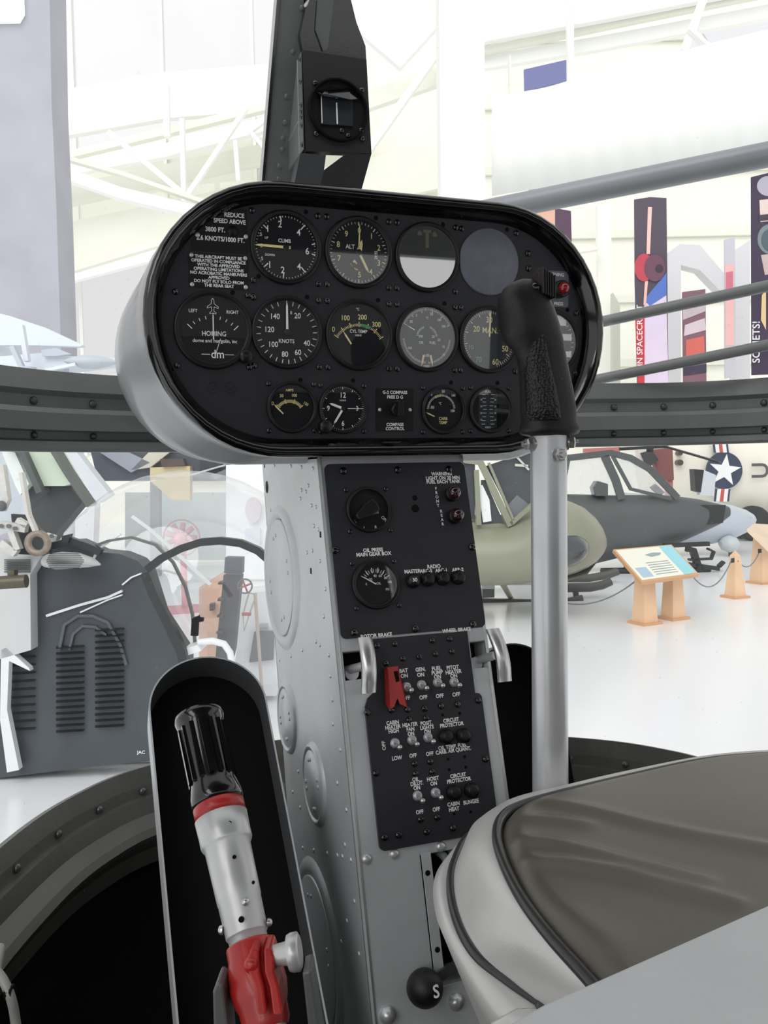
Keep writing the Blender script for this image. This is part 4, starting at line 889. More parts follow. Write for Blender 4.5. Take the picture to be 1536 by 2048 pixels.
# roof trusses on the left, in front of the glass wall
m = MB()
for pts, w_, D, mt in (([(-700, 375), (90, 232), (330, 190), (560, 172), (700, 160)], 92, 30, 0), ([(-700, 512), (90, 320), (330, 262), (560, 205), (700, 170)], 14, 29.8, 1), ([(-700, 493), (90, 345), (330, 300), (560, 240), (700, 204)], 26, 29.7, 0),
    ([(-700, 566), (110, 395), (560, 300), (700, 270)], 40, 31, 1), ([(-700, 665), (90, 500), (330, 450), (560, 400), (880, 330)], 90, 31.5, 1), ([(-600, 761), (120, 545), (330, 482), (560, 413)], 10, 29, 1), ([(-600, 746), (110, 560), (320, 505), (560, 442)], 22, 30.5, 0)): ribbon(m, pts, w_, D, .3, mt)
for pts, w_ in (([(215, 262), (380, 398)], 10), ([(492, 214), (372, 392)], 9), ([(363, 236), (367, 400)], 9), ([(331, 168), (333, 272)], 12), ([(470, 280), (476, 360)], 8), ([(560, 215), (500, 262), (560, 330)], 9)): ribbon(m, pts, w_, 28.9, .2, 0)
tr = m.build('roof_truss', [TRUSSM, TRUSSC]); tag(tr, 'white roof truss with diagonal bracing left of the centre post', 'roof truss')
m = MB()
ribbon(m, [(-900, -80), (100, 335), (240, 385), (420, 428), (600, 470), (900, 540)], 22, 22, .4, 0); ribbon(m, [(-900, -110), (100, 305), (240, 345), (400, 400), (600, 440), (900, 510)], 8, 22, .3, 1)
tag(m.build('roof_beam', [TRUSSM, TRUSSC]), 'white beam sloping down to the right behind the left of the panel', 'roof beam')
m = MB()
ribbon(m, [(700, 43), (800, 130), (900, 18)], 10, 26, .3, 0); ribbon(m, [(690, 215), (900, 143)], 34, 27, .3, 1); ribbon(m, [(690, 364), (900, 67)], 14, 26, .3, 0)
tag(m.build('roof_truss', [TRUSSM, TRUSSC]), 'white roof truss members right beside the compass box', 'roof truss')
m = MB(); a, b = uv(700, 33), uv(968, 33); m.slab([a, b, b+ZU*24, a+ZU*24], FH*.3); struct(m.build('wall_centre', [WALLM]))
m = MB(); a, b = uv(110, 33.5), uv(575, 33.5)
m.slab([at(110, 330, 33.5), at(720, 190, 33.5), at(720, 960, 33.5), at(300, 960, 33.5), at(300, 440, 33.5), at(110, 450, 33.5)], FH*.3); struct(m.build('wall_left', [WALLM]))
# right upper: beams, window strips, curtain
m = MB()
for pts, w_, D, mt in (([(960, 62), (1250, 8), (1600, -60)], 44, 25, 0), ([(960, 100), (1300, 30), (1600, -30)], 12, 25.3, 1), ([(960, 125), (1200, 85), (1600, 10)], 26, 25.6, 0), ([(1140, -60), (1143, 160)], 12, 24.5, 0), ([(1020, 110), (1021, 200)], 3, 24.4, 1), ([(1415, -20), (1370, 100)], 14, 24.5, 0), ([(1380, 55), (1425, 95)], 7, 24.3, 0)): ribbon(m, pts, w_, D, .25, mt)
tag(m.build('roof_truss', [TRUSSM, TRUSSC]), 'cream roof girders above the white curtain at upper right', 'roof truss')
CURT = pm('curtain_white', S(251, 252, 248), .9)
m = MB(); N = 70; top = [(978, 195), (1090, 176), (1150, 158), (1360, 103), (1440, 82), (1640, 35)]; bot = [(984, 392), (1536, 300), (1640, 282)]
def interp(L, x):
    for (x0, y0), (x1, y1) in zip(L, L[1:]):
        if x0 <= x <= x1 or (x1, y1) == L[-1]: return y0+(y1-y0)*(x-x0)/(x1-x0)
loops = []
for k in range(N+1):
    x = 984+(1640-984)*k/N; d = 17+.016*math.sin(k*1.1)+.012*math.sin(k*.37+1); loops.append([at(x, interp(top, x), d), at(x, interp(bot, x), d)])
m.loft(loops, 0, cu=False, caps=False); o = m.build('hanging_curtain', CURT, solid=.02); tag(o, 'large white curtain hung under the roof at upper right', 'curtain')
shape('wall_sign', 28.6, .08, [([(1048, 139), (1139, 118), (1140, 161), (1049, 182)], 0, 0)], [pm('sign_blue', S(118, 124, 170), .7)], 'blue grey rectangular panel above the white curtain', 'sign')
shape('high_window', 28.4, .1, [([(1398, 52), (1536, 12), (1640, -20), (1640, 44), (1420, 88)], 0, 0), ([(1372, 92), (1388, 62), (1414, 88), (1385, 98)], 0, 0)], [pm('window_lilac', S(222, 222, 226), .5)], 'pale lilac strip of high window above the curtain', 'window')
# banners
BD = 23
def bmat(n, c, **k): return pm('banner_'+n, c, .8, **k)
def banner(polys, label, texts=(), D=BD, rod=None):
    mats = []; m = MB()
    for i, (pts, c, dd) in enumerate(polys):
        mt = pm('banner_%02x%02x%02x' % c, S(*c), .8, var=.04, scale=2)
        if mt not in mats: mats.append(mt)
        m.slab([at(x, y, D-dd*.012) for x, y in pts], FH*(.05 if dd == 0 else .012), mats.index(mt))
    for t, x, y, h, c, xs in texts:
        mt = pm('banner_%02x%02x%02x' % c, S(*c), .8)
        if mt not in mats: mats.append(mt)
        p = at(x, y, D-.12); Q = FR(p, ZU*1.0, -RH, -FH); m.text(t, 0, 0, 0, h*D/F, mats.index(mt), 0, xs, .01, M=Q)
    o = m.build('exhibit_banner', mats); tag(o, label, 'banner', 'exhibit banners on the far wall'); return o
def circ(cx, cy, r, n=24, ry=None): return [(cx+r*math.cos(2*math.pi*k/n), cy+(ry or r)*math.sin(2*math.pi*k/n)) for k in range(n)]
banner([([(1269, 399), (1300, 394), (1333, 396), (1337, 770), (1275, 773), (1270, 560)], (84, 74, 88), 0),
        ([(1288, 612), (1332, 560), (1337, 772), (1276, 773)], (236, 220, 244), 1), ([(1288, 600), (1333, 545), (1333, 590), (1300, 612)], (92, 124, 206), 1.5),
        ([(1270, 628), (1289, 628), (1289, 773), (1276, 773)], (214, 60, 72), 2),
        ([(1296, 414), (1304, 414), (1300, 508), (1293, 508)], (250, 200, 190), 2), ([(1290, 562), (1296, 562), (1292, 610), (1287, 610)], (250, 200, 190), 2),
        (circ(1288, 535, 19, 20, 28), (196, 72, 88), 3), (circ(1310, 536, 21, 20, 27), (112, 72, 92), 4), (circ(1319, 537, 8), (60, 50, 64), 5)],
       'dark and lilac spacecraft banner with a red letter band', [('TIN SPACECRAFT', 1280, 676, 16, (248, 246, 250), 1.05)])
banner([([(1365, 584), (1411, 578), (1413, 764), (1367, 766)], (136, 100, 112), 0), ([(1366, 620), (1412, 606), (1412, 622), (1366, 640)], (206, 190, 200), 1), ([(1370, 650), (1410, 636), (1412, 660), (1368, 672)], (222, 205, 214), 1),
        ([(1372, 680), (1408, 672), (1410, 715), (1372, 720)], (220, 110, 100), 1), ([(1367, 735), (1413, 728), (1413, 745), (1367, 752)], (70, 60, 80), 1)], 'brown and red banner of stacked machinery between the two rails')
banner([([(1449, 480), (1470, 474), (1470, 755), (1450, 757)], (204, 202, 212), 0), ([(1450, 530), (1468, 527), (1468, 690), (1451, 692)], (240, 190, 190), 1), ([(1452, 545), (1466, 542), (1466, 590), (1452, 593)], (214, 120, 140), 2)], 'pale grey banner with pink pattern, left of the rocket banner')
banner([([(1503, 354), (1560, 340), (1560, 748), (1504, 750)], (62, 50, 74), 0), (circ(1536, 372, 22, 20, 20), (176, 172, 186), 1), ([(1519, 400), (1560, 396), (1560, 440), (1521, 444)], (226, 208, 200), 1), ([(1518, 430), (1560, 426), (1560, 438), (1518, 442)], (64, 58, 66), 2),
        (circ(1540, 478, 25, 20, 30), (120, 136, 140), 1), (circ(1540, 480, 17, 20, 22), (80, 96, 104), 2), ([(1522, 510), (1560, 505), (1560, 545), (1530, 550)], (200, 180, 176), 1), ([(1524, 590), (1532, 580), (1532, 660), (1522, 640)], (230, 200, 150), 2)],
       'dark rocket engine banner at the right edge', [('SOVIETS!', 1513, 684, 21, (236, 234, 242), 1.0)])
banner([([(1060, 425), (1110, 416), (1110, 520), (1060, 520)], (226, 180, 160), 0), ([(1110, 416), (1142, 422), (1150, 770), (1110, 770)], (92, 66, 88), 0), ([(1054, 382), (1078, 372), (1100, 380), (1054, 388)], (110, 90, 150), 1), ([(1078, 376), (1108, 364), (1108, 376), (1082, 384)], (236, 190, 176), 1), ([(1118, 364), (1142, 359), (1142, 366), (1120, 370)], (120, 96, 96), 1)], 'orange and plum banner showing over the right shoulder of the panel')
shape('wall_duct', 26, .5, [([(1336, 505), (1360, 488), (1400, 490), (1460, 560), (1448, 590), (1400, 540), (1362, 530), (1362, 560), (1336, 560)], 0, 0), ([(1336, 560), (1362, 560), (1362, 770), (1336, 770)], 0, 0), ([(1470, 500), (1500, 480), (1500, 770), (1472, 770)], 0, 0)], [pm('duct_grey', S(224, 224, 228), .6)], 'pale grey duct bending behind the banners', 'duct')
shape('wall_post', 27, .3, [([(1195, 410), (1222, 405), (1226, 790), (1200, 790)], 0, 0), ([(1160, 500), (1200, 494), (1198, 498), (1160, 504)], 0, -.5)], [pm('post_cream', S(250, 250, 242), .6)], 'cream wall post right of the panel', 'post')
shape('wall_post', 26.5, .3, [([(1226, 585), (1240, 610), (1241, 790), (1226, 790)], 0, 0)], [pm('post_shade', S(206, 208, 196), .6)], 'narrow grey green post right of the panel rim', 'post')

# pale aircraft far left
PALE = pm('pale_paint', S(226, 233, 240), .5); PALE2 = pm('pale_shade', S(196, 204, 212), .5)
pa = thing('airliner', 'pale white aircraft with a wing pod seen above the cross bar at far left', 'aircraft', TR(*uv(40, 13)))
PI = pa.matrix_world.inverted()
m = MB(); body(m, [(-90, 560, 1080, .9), (-30, 620, 1080, .8), (20, 690, 1060, .6), (60, 740, 1040, .3)], 13, 0); m.build('fuselage', PALE, pa, PI)
m = MB(); m.slab([at(*p, 12.5) for p in ((-60, 612), (20, 632), (90, 655), (165, 690), (160, 693), (60, 690), (-60, 690))], FH*.15, 0); m.build('wing', PALE, pa, PI)
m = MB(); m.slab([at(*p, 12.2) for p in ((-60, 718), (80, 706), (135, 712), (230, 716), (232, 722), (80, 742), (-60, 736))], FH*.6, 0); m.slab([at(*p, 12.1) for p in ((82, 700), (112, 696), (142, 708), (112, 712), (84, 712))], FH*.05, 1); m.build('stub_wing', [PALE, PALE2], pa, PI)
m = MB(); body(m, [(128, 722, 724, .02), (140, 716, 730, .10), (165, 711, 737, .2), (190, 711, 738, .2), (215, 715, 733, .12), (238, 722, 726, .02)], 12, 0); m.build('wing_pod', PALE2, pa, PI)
m = MB(); ribbon(m, [(40, 650), (52, 722)], 9, 11.9, .1, 0); ribbon(m, [(22, 692), (44, 740)], 9, 11.8, .1, 1); ribbon(m, [(90, 740), (150, 728)], 6, 11.8, .1, 0); m.build('strut', [PALE, PALE2], pa, PI)
m = MB(); m.cyl(at(55, 735, 11.9), uv(55, 11.9), .12); m.cyl(at(120, 735, 12.0), uv(120, 12.0), .12); m.build('gear_leg', PALE2, pa, PI)

# ------------------------------------------------------------------ bubble helicopter at lower left
BH = 5.0
bh = thing('bubble_helicopter', 'small helicopter with a clear bubble and dark louvred seat back at lower left', 'helicopter', TR(*uv(300, BH)))
BI = bh.matrix_world.inverted()
def bpart(m, name, mats, **k): return m.build(name, mats, bh, BI, **k)
DKB = pm('body_charcoal', S(66, 72, 78), .45, var=.12, scale=5); DKF = pm('frame_charcoal', S(38, 44, 46), .4, var=.1, scale=5); LOUV = pm('louver_dark', S(34, 38, 42), .5)
BW = pm('bh_white', S(236, 240, 242), .4); BM = pm('bh_metal', S(150, 150, 146), .35, .6, var=.15, scale=30)
m = MB(); m.slab([at(*p, BH) for p in ((20, 1110), (95, 1085), (150, 1082), (198, 1104), (240, 1108), (275, 1122), (292, 1140), (320, 1230), (372, 1310), (372, 1420), (350, 1505), (300, 1522), (220, 1530), (150, 1538), (0, 1556), (-40, 1556), (-40, 1130))], FH*.2, 0)
p = at(272, 1505, BH-.01); m.text('JAC', 0, 0, 0, 9*BH/F, 1, 0, 1.1, .01, M=FR(p+RH*.03, RH, ZU, -FH)); bpart(m, 'seat_back', [DKB, WHITE])
m = MB()
for x0, x1, y0, y1, n in ((112, 166, 1290, 1470, 15), (190, 246, 1255, 1460, 17), (20, 68, 1262, 1470, 13)):
    for k in range(n):
        y = y0+(y1-y0)*k/n; m.slab([at(x0, y+3, BH-.005), at(x1, y, BH-.005), at(x1, y+5, BH-.04), at(x0, y+8, BH-.04)], FH*.03, 0)
bpart(m, 'louvers', LOUV)
m = MB(); ribbon(m, [(118, 1300), (128, 1250), (155, 1232), (185, 1232), (215, 1245), (240, 1290), (252, 1330)], 6, BH-.02, .02, 0); ribbon(m, [(138, 1300), (146, 1268), (165, 1252), (190, 1254), (212, 1270)], 5, BH-.02, .02, 0); bpart(m, 'pressed_ring', pm('pressed_grey', S(84, 90, 96), .45))
BUB = glassy('bubble_acrylic', .10, .10, (.92, .94, 1), .04, hscale=1.2)
m = MB(); c = at(375, 1228, BH+1.15); rr = 287*(BH+1.15)/F
loops = []
for j in range(15):
    ph = math.pi*.5*(1-j/14*.999)*1.0-.0; z = rr*math.sin(math.pi/2-math.pi*.62*(j+.02)/14); r = rr*math.cos(math.pi/2-math.pi*.62*(j+.02)/14)
    loops.append([c+RH*(r*math.cos(2*math.pi*k/40)*1.0)+FH*(r*.8*math.sin(2*math.pi*k/40))+ZU*z for k in range(40)])
m.loft(loops, 0, caps=False); bpart(m, 'bubble', BUB, label='clear plastic bubble')
m = MB(); ribbon(m, [(180, 1095), (215, 1082), (262, 1075), (310, 1090), (345, 1125), (370, 1175), (384, 1230), (390, 1300)], 5, BH-.05, .03, 0); bpart(m, 'bubble_rib', GREY2)
m = MB(); ribbon(m, [(186, 1118), (196, 1098), (240, 1068)], 4, BH-.04, .02, 0); ribbon(m, [(263, 1033), (300, 1060), (345, 1100), (375, 1128), (420, 1170)], 5, BH+.3, .03, 0); bpart(m, 'bubble_seam', BW)
m = MB(); pts = [(292, 1140), (320, 1118), (360, 1098), (400, 1085), (440, 1082), (480, 1087), (515, 1102), (545, 1128), (572, 1165)]; ribbon(m, pts, 15, BH-.25, .06, 0)
ribbon(m, [(288, 1146), (306, 1190), (336, 1250), (362, 1306), (366, 1330)], 18, BH-.25, .06, 0); bpart(m, 'door_frame', DKF, label='charcoal door frame')
m = MB(); m.slab([at(*p, BH-.2) for p in ((368, 1298), (395, 1290), (402, 1302), (372, 1312))], FH*.2, 0); m.tube([at(*p, BH-.15) for p in ((396, 1285), (425, 1282), (448, 1288), (460, 1305), (465, 1330))], .020, 12, 0); bpart(m, 'white_tube', BW)
m = MB(); ribbon(m, [(388, 1272), (390, 1240), (399, 1238)], 14, BH-.12, .03, 0); ribbon(m, [(388, 1238), (406, 1240)], 7, BH-.12, .03, 0); bpart(m, 'stick_grip', BLACKM)
m = MB(); ribbon(m, [(92, 1232), (160, 1210), (215, 1195), (244, 1182)], 5, BH-.02, .02, 0); ribbon(m, [(244, 1170), (262, 1155), (282, 1147)], 3, BH-.02, .02, 0); ribbon(m, [(160, 1225), (215, 1200), (244, 1190)], 3, BH-.02, .02, 0); bpart(m, 'white_edging', BW)
m = MB()
body(m, [(86, 1118, 1122, .02), (96, 1108, 1134, .1), (120, 1104, 1138, .15), (150, 1106, 1136, .15), (180, 1116, 1134, .1), (200, 1128, 1131, .02)], BH-.2, 0)
for k in range(8): ribbon(m, [(92+2*abs(k-3.5), 1108+4*k), (168-3*abs(k-3.5), 1108+4*k)], 1.6, BH-.38, .01, 1)
bpart(m, 'slotted_duct', [pm('duct_light', S(196, 198, 198), .4), LOUV])
m = MB(); m.slab([at(*p, BH-.1) for p in ((-40, 1090), (20, 1096), (86, 1108), (60, 1150), (62, 1300), (-40, 1330))], FH*.2, 0)
for k in range(7): ribbon(m, [(8, 1120+4*k), (60, 1120+4*k)], 1.6, BH-.12, .01, 1)
m.cyl(at(-10, 1166, BH-.5), at(53, 1162, BH-.5), .035, 2, 20); m.slab([at(*p, BH-.5) for p in ((15, 1144), (28, 1140), (28, 1152), (15, 1154))], FH*.05, 2)
bpart(m, 'engine_side', [pm('engine_pale', S(206, 208, 208), .4), LOUV, pm('bronze', S(96, 90, 76), .4, .5)])
# engine controls, ring and rods at far left
m = MB(); cR = at(78, 1086, BH-.4); m.lathe([(.068, 0), (.068, .03), (.038, .03), (.038, 0)], 24, 0, frame_z(cR, -FH), caps=False); bpart(m, 'engine_ring', pm('ring_tan', S(150, 138, 124), .5, .3, var=.2, scale=30))
m = MB()
for q, w_ in (([(0, 1050), (50, 1058)], 15), ([(20, 1062), (34, 1100)], 12), ([(0, 1085), (30, 1108)], 14), ([(32, 1040), (52, 1052)], 10), ([(88, 1072), (106, 1078)], 12), ([(40, 945), (54, 1030), (70, 1068)], 6), ([(0, 930), (10, 1000), (0, 1020)], 12)): ribbon(m, q, w_, BH-.3, .05, 0)
for x, y in ((3, 1052), (18, 1052), (31, 1057), (92, 1074), (104, 1072)): m.lathe([(.012, 0), (.012, .01)], 10, 1, frame_z(at(x, y, BH-.31), -FH))
m.lathe([(.03, 0), (.028, .02), (.02, .032), (.0001, .036)], 18, 1, frame_z(at(3, 1012, BH-.3), -FH)); bpart(m, 'engine_linkage', [pm('link_pale', S(212, 210, 206), .4, .2, var=.1, scale=20), GREY2])
m = MB(); m.slab([at(*p, BH-.2) for p in ((22, 1028), (50, 1030), (95, 1075), (100, 1112), (30, 1108))], FH*.04, 0); ribbon(m, [(98, 1094), (140, 1082), (175, 1094), (200, 1106)], 14, BH-.1, .05, 0); m.slab([at(*p, BH-.12) for p in ((124, 1072), (140, 1068), (136, 1086), (122, 1086))], FH*.05, 0); bpart(m, 'cowl_edge', DKF)
m = MB(); m.slab([at(*p, BH-.1) for p in ((2, 1300), (12, 1295), (58, 1336), (60, 1342), (18, 1322), (14, 1420), (38, 1540), (14, 1545), (0, 1440))], FH*.05, 0); bpart(m, 'white_bracket', BW)
m = MB()
for x in (60, 200, 330): m.cyl(at(x, 1500, BH+.2), uv(x, BH+.2, .03), .02)
m.tube([uv(-40, BH+.2, .04), uv(420, BH+.2, .04)], .035, 10); m.tube([uv(-40, BH+1.2, .04), uv(420, BH+1.2, .04)], .035, 10); bpart(m, 'skid', GREY2)

# things seen through and beside the bubble
def far(name, D, polys, label, cat, th=.2, group=None, base=True):
    mats = []; m = MB()
    for pts, c, dd in polys:
        mt = pm('paint_%02x%02x%02x' % c, S(*c), .6, var=.05, scale=3)
        if mt not in mats: mats.append(mt)
        m.slab([at(x, y, D-dd) for x, y in pts], FH*th, mats.index(mt))
    o = m.build(name, mats); tag(o, label, cat, group); return o
far('rotor_mast', 7.5, [(strip([(8, 885), (42, 905), (78, 985)], 12), (84, 92, 92), .3), (strip([(100, 895), (130, 945), (176, 1012)], 8), (96, 102, 98), .3), ([(42, 895), (108, 895), (150, 965), (128, 972), (72, 972)], (212, 228, 206), .2), ([(2, 900), (30, 905), (58, 968), (40, 990), (30, 970)], (238, 246, 242), .2),
     ([(55, 978), (80, 968), (135, 970), (165, 1004), (108, 1072), (72, 1068)], (58, 64, 66), .1), ([(60, 1060), (110, 1060), (110, 1338), (60, 1338)], (70, 76, 78), 0)], 'pale green and charcoal glazed cabin with leaning dark struts at far left', 'helicopter cabin')
far('glider_wing', 9.8, [([(110, 900), (150, 900), (220, 990), (196, 1006)], (214, 220, 226), 0), ([(150, 905), (190, 1000), (180, 1252), (150, 1252)], (232, 236, 240), -.1)], 'pale grey slanting wing panel behind the bubble', 'wing')
far('biplane', 15, [([(180, 898), (520, 896), (520, 936), (480, 962), (196, 962)], (92, 98, 106), 0), ([(200, 905), (246, 900), (300, 925), (262, 945)], (170, 176, 186), .1), ([(320, 918), (366, 917), (370, 931), (324, 934)], (96, 80, 76), .3), ([(300, 935), (380, 932), (380, 1000), (345, 1000), (300, 962)], (232, 216, 168), .2), ([(262, 940), (300, 902), (345, 900), (300, 935)], (226, 222, 206), .1), ([(400, 905), (441, 905), (441, 952), (400, 952)], (60, 64, 70), .3), (strip([(380, 950), (450, 930)], 3), (210, 212, 214), .4), (strip([(425, 955), (520, 915)], 10), (120, 126, 130), .5),
     ([(300, 950), (318, 950), (318, 1155), (300, 1155)], (150, 156, 160), 0), ([(470, 950), (484, 950), (484, 1155), (470, 1155)], (200, 204, 206), 0)], 'dark aircraft with a yellow panel seen over the top of the bubble', 'aircraft')
far('display_wall', 14, [([(452, 930), (580, 920), (580, 1158), (452, 1158)], (246, 250, 250), 0), (circ(506, 1020, 16, 20, 26), (222, 214, 218), .1), ([(490, 1058), (520, 1056), (520, 1090), (490, 1092)], (222, 232, 240), .1)], 'white display wall beside the pedestal with a lilac oval', 'display wall')
far('partition', 17, [([(250, 985), (460, 985), (460, 1120), (250, 1120)], (214, 228, 222), 0)], 'pale green partition seen through the bubble', 'partition')
m = MB(); c = at(362, 1076, 11)
for k in range(9):
    a = 2*math.pi*k/9; m.cyl(c+RH*math.cos(a)*.06+ZU*math.sin(a)*.06, c+RH*math.cos(a)*.20+ZU*math.sin(a)*.20, .035, 0, 10)
m.lathe([(.07, -.05), (.07, .1), (.03, .18), (.0001, .19)], 16, 1, frame_z(c, -FH)); m.lathe([(.24, 0), (.24, .05), (.225, .05), (.225, 0)], 32, 0, frame_z(c+FH*.05, -FH), caps=False); m.cyl(c-ZU*.1+FH*.1, V((c.x, c.y, 0))+FH*.1, .04, 1); m.box((c.x+FH.x*.1, c.y+FH.y*.1, .02), (.5, .5, .04), 1)
tag(m.build('radial_engine', [pm('engine_red', S(186, 140, 146), .5, var=.2, scale=20), pm('engine_rose', S(214, 150, 158), .5)]), 'faded red radial engine on a stand seen through the bubble', 'engine')
far('wooden_stand', 7, [([(398, 1175), (452, 1140), (452, 1365), (398, 1365)], (240, 204, 184), 0), ([(412, 1170), (448, 1160), (444, 1365), (416, 1365)], (228, 186, 160), .05), ([(419, 1208), (427, 1207), (427, 1221), (419, 1222)], (96, 84, 90), .12)], 'tan wooden stand behind the open door frame', 'stand', .35)
far('display_post', 6.2, [([(450, 1115), (484, 1116), (483, 1148), (448, 1146)], (56, 66, 74), .05), ([(447, 1150), (482, 1151), (468, 1300), (440, 1428), (425, 1428), (432, 1300)], (64, 68, 70), 0)]+[(strip([(436-1.2*k, 1167+33*k), (446, 1167+33*k)], 4), (90, 80, 78), .06) for k in range(4)], 'leaning dark post topped by a small square box', 'post', .12)
far('white_cabinet', 6.6, [([(484, 1188), (552, 1180), (552, 1392), (462, 1392), (474, 1290)], (240, 244, 246), 0), ([(508, 1265), (548, 1263), (546, 1320), (498, 1325)], (98, 106, 110), .05), (strip([(516, 1260), (520, 1252), (534, 1252)], 6), (170, 176, 180), .06)], 'white cabinet with a dark window just left of the pedestal', 'cabinet', .4)
m = MB(); D = 6.0
c = at(490, 1172, D)
for k in range(4):
    a = R_(20+90*k); m.cyl(c, c+RH*math.cos(a)*.05+ZU*math.sin(a)*.05, .007, 0, 8)
m.lathe([(.055, 0), (.055, .012), (.045, .012), (.045, 0)], 20, 1, frame_z(c, -FH), caps=False)
for q in ([(498, 1185), (486, 1228), (488, 1262), (500, 1225), (512, 1190), (498, 1185)],): m.tube([at(*p, D) for p in q], .006, 8, 2)
m.tube([at(*p, D) for p in ((484, 1228), (502, 1228))], .012, 8, 0); m.cyl(at(510, 1186, D), uv(515, D), .012, 2, 10)
tag(m.build('control_linkage', [pm('link_red', S(176, 96, 88), .5), GREY2, pm('link_tan', S(190, 176, 160), .45)]), 'red and tan rod linkage standing before the white cabinet', 'linkage')

# ------------------------------------------------------------------ aircraft at right
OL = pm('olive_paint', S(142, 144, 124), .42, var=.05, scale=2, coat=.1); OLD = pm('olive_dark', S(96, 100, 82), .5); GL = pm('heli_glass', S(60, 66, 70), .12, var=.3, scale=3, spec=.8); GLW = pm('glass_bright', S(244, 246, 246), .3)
oh = thing('olive_helicopter', 'olive green helicopter with a rounded nose and chin window right of the pedestal', 'helicopter', TR(*uv(1080, 10.5))); OI = oh.matrix_world.inverted()
D = 10.5
m = MB(); body(m, [(860, 1038, 1162, .9), (940, 1036, 1166, 1.0), (1000, 1034, 1165, 1.05), (1060, 1012, 1160, 1.02), (1100, 1001, 1153, .95), (1135, 1001, 1145, .82), (1160, 1012, 1136, .66), (1182, 1030, 1124, .48), (1198, 1050, 1110, .30), (1207, 1068, 1098, .16), (1211, 1082, 1088, .03)], D, 0, e=.8)
m.build('nose', OL, oh, OI)
m = MB()
for sgn in (1, -1):
    dd = -.78*sgn
    for pts, w_ in (([(930, 920), (962, 926), (1022, 1052)], 13), ([(1022, 1048), (1075, 1000)], 9), ([(953, 940), (958, 1050)], 10), ([(900, 912), (990, 905), (1062, 893)], 22), ([(978, 926), (1027, 1040)], 5)): ribbon(m, pts, w_, D+dd, .06, 0)
m.slab([at(x, y, D-.8) for x, y in ((880, 905), (1000, 902), (1062, 888), (1062, 898), (1000, 914), (880, 918))], FH*1.6, 0); m.slab([at(x, y, D-.7) for x, y in ((880, 1030), (965, 1040), (1022, 1052), (1000, 1070), (880, 1070))], FH*1.4, 0)
m.build('cabin_frame', OL, oh, OI)
m = MB(); m.slab([at(x, y, D-.70) for x, y in ((972, 932), (1058, 903), (1080, 930), (1080, 1000), (1028, 1040))], FH*.03, 0); m.slab([at(x, y, D-.70) for x, y in ((962, 960), (970, 960), (1008, 1046), (962, 1049))], FH*.03, 0); m.slab([at(x, y, D-.70) for x, y in ((900, 925), (950, 925), (950, 1045), (900, 1045))], FH*.03, 0)
m.slab([at(x, y, D-.74) for x, y in ((957, 973), (965, 970), (979, 1000), (983, 1042), (966, 1045))], FH*.02, 1)
m.build('window', [GL, GLW], oh, OI)
m = MB(); m.slab([at(x, y, D-.74) for x, y in strip([(1030, 930), (1056, 932)], 5)], FH*.02, 0); m.slab([at(x, y, D-.74) for x, y in strip([(1032, 912), (1058, 940)], 4)], FH*.02, 0); m.slab([at(x, y, D-.72) for x, y in ((1016, 1010), (1034, 990), (1062, 1012), (1062, 1018), (1028, 1036))], FH*.02, 1); m.build('cockpit_detail', [pm('detail_pale', S(206, 206, 196), .5), pm('detail_grey', S(112, 118, 122), .5)], oh, OI)
m = MB(); c = at(1104, 1096, D-.62); 
loops = []
for j in range(9):
    t = math.pi/2*j/8; loops.append([c+RH*(.42*math.cos(a)*math.cos(t))+ZU*(.25*math.sin(a)*math.cos(t))-FH*(.42*math.sin(t)) for a in [2*math.pi*k/28 for k in range(28)]])
m.loft(loops, 0); m.build('chin_window', GL, oh, OI, label='dark glossy chin window')
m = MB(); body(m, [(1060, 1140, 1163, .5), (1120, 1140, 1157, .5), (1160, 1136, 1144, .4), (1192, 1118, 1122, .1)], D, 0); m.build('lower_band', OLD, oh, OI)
SK = pm('skid_dark', S(78, 80, 76), .5)
m = MB(); z0 = hz(1000, 1204, 0); Ds = (z0-CAM).dot(fw)
m.tube([at(900, 1200, Ds), at(970, 1203, Ds), at(1065, 1205, Ds), at(1130, 1204, Ds), at(1165, 1196, Ds)], .045, 10); m.build('skid', SK, oh, OI)
m = MB(); m.tube([at(900, 1155, 13), at(1010, 1157, 13), at(1180, 1156, 13), at(1218, 1149, 13), at(1236, 1142, 13)], .06, 10); m.build('skid', SK, oh, OI)
m = MB(); m.tube(spline([at(985, 1146, D), at(1003, 1165, D-.4), at(1018, 1190, Ds), at(1026, 1204, Ds)]), .035, 10); m.tube(spline([at(1133, 1140, D), at(1135, 1150, 12), at(1136, 1157, 13)]), .035, 10); m.tube(spline([at(905, 1146, D), at(912, 1170, D-.4), at(915, 1203, Ds)]), .035, 10); m.build('skid_strut', OL, oh, OI)
o = MB(); D2 = 10.9; o.slab([at(x, y, D2) for x, y in ((964, 1158), (988, 1158), (990, 1178), (964, 1178))], FH*.25, 0); o.slab([at(x, y, D2) for x, y in ((965, 1178), (989, 1178), (989, 1195), (965, 1196))], FH*.25, 1); tag(o.build('floor_block', [BW, GREY2]), 'white block on a grey foot under the olive helicopter', 'block')
m = MB(); m.tube([at(1130, 1176, 11.6), at(1180, 1175, 11.6), at(1205, 1170, 11.6), at(1222, 1162, 11.6)], .06, 10); m.cyl(at(1150, 1176, 11.6), uv(1150, 11.6), .04); tag(m.build('tow_bar', SK), 'dark upturned skid tube lying on the floor by the olive nose', 'skid tube')

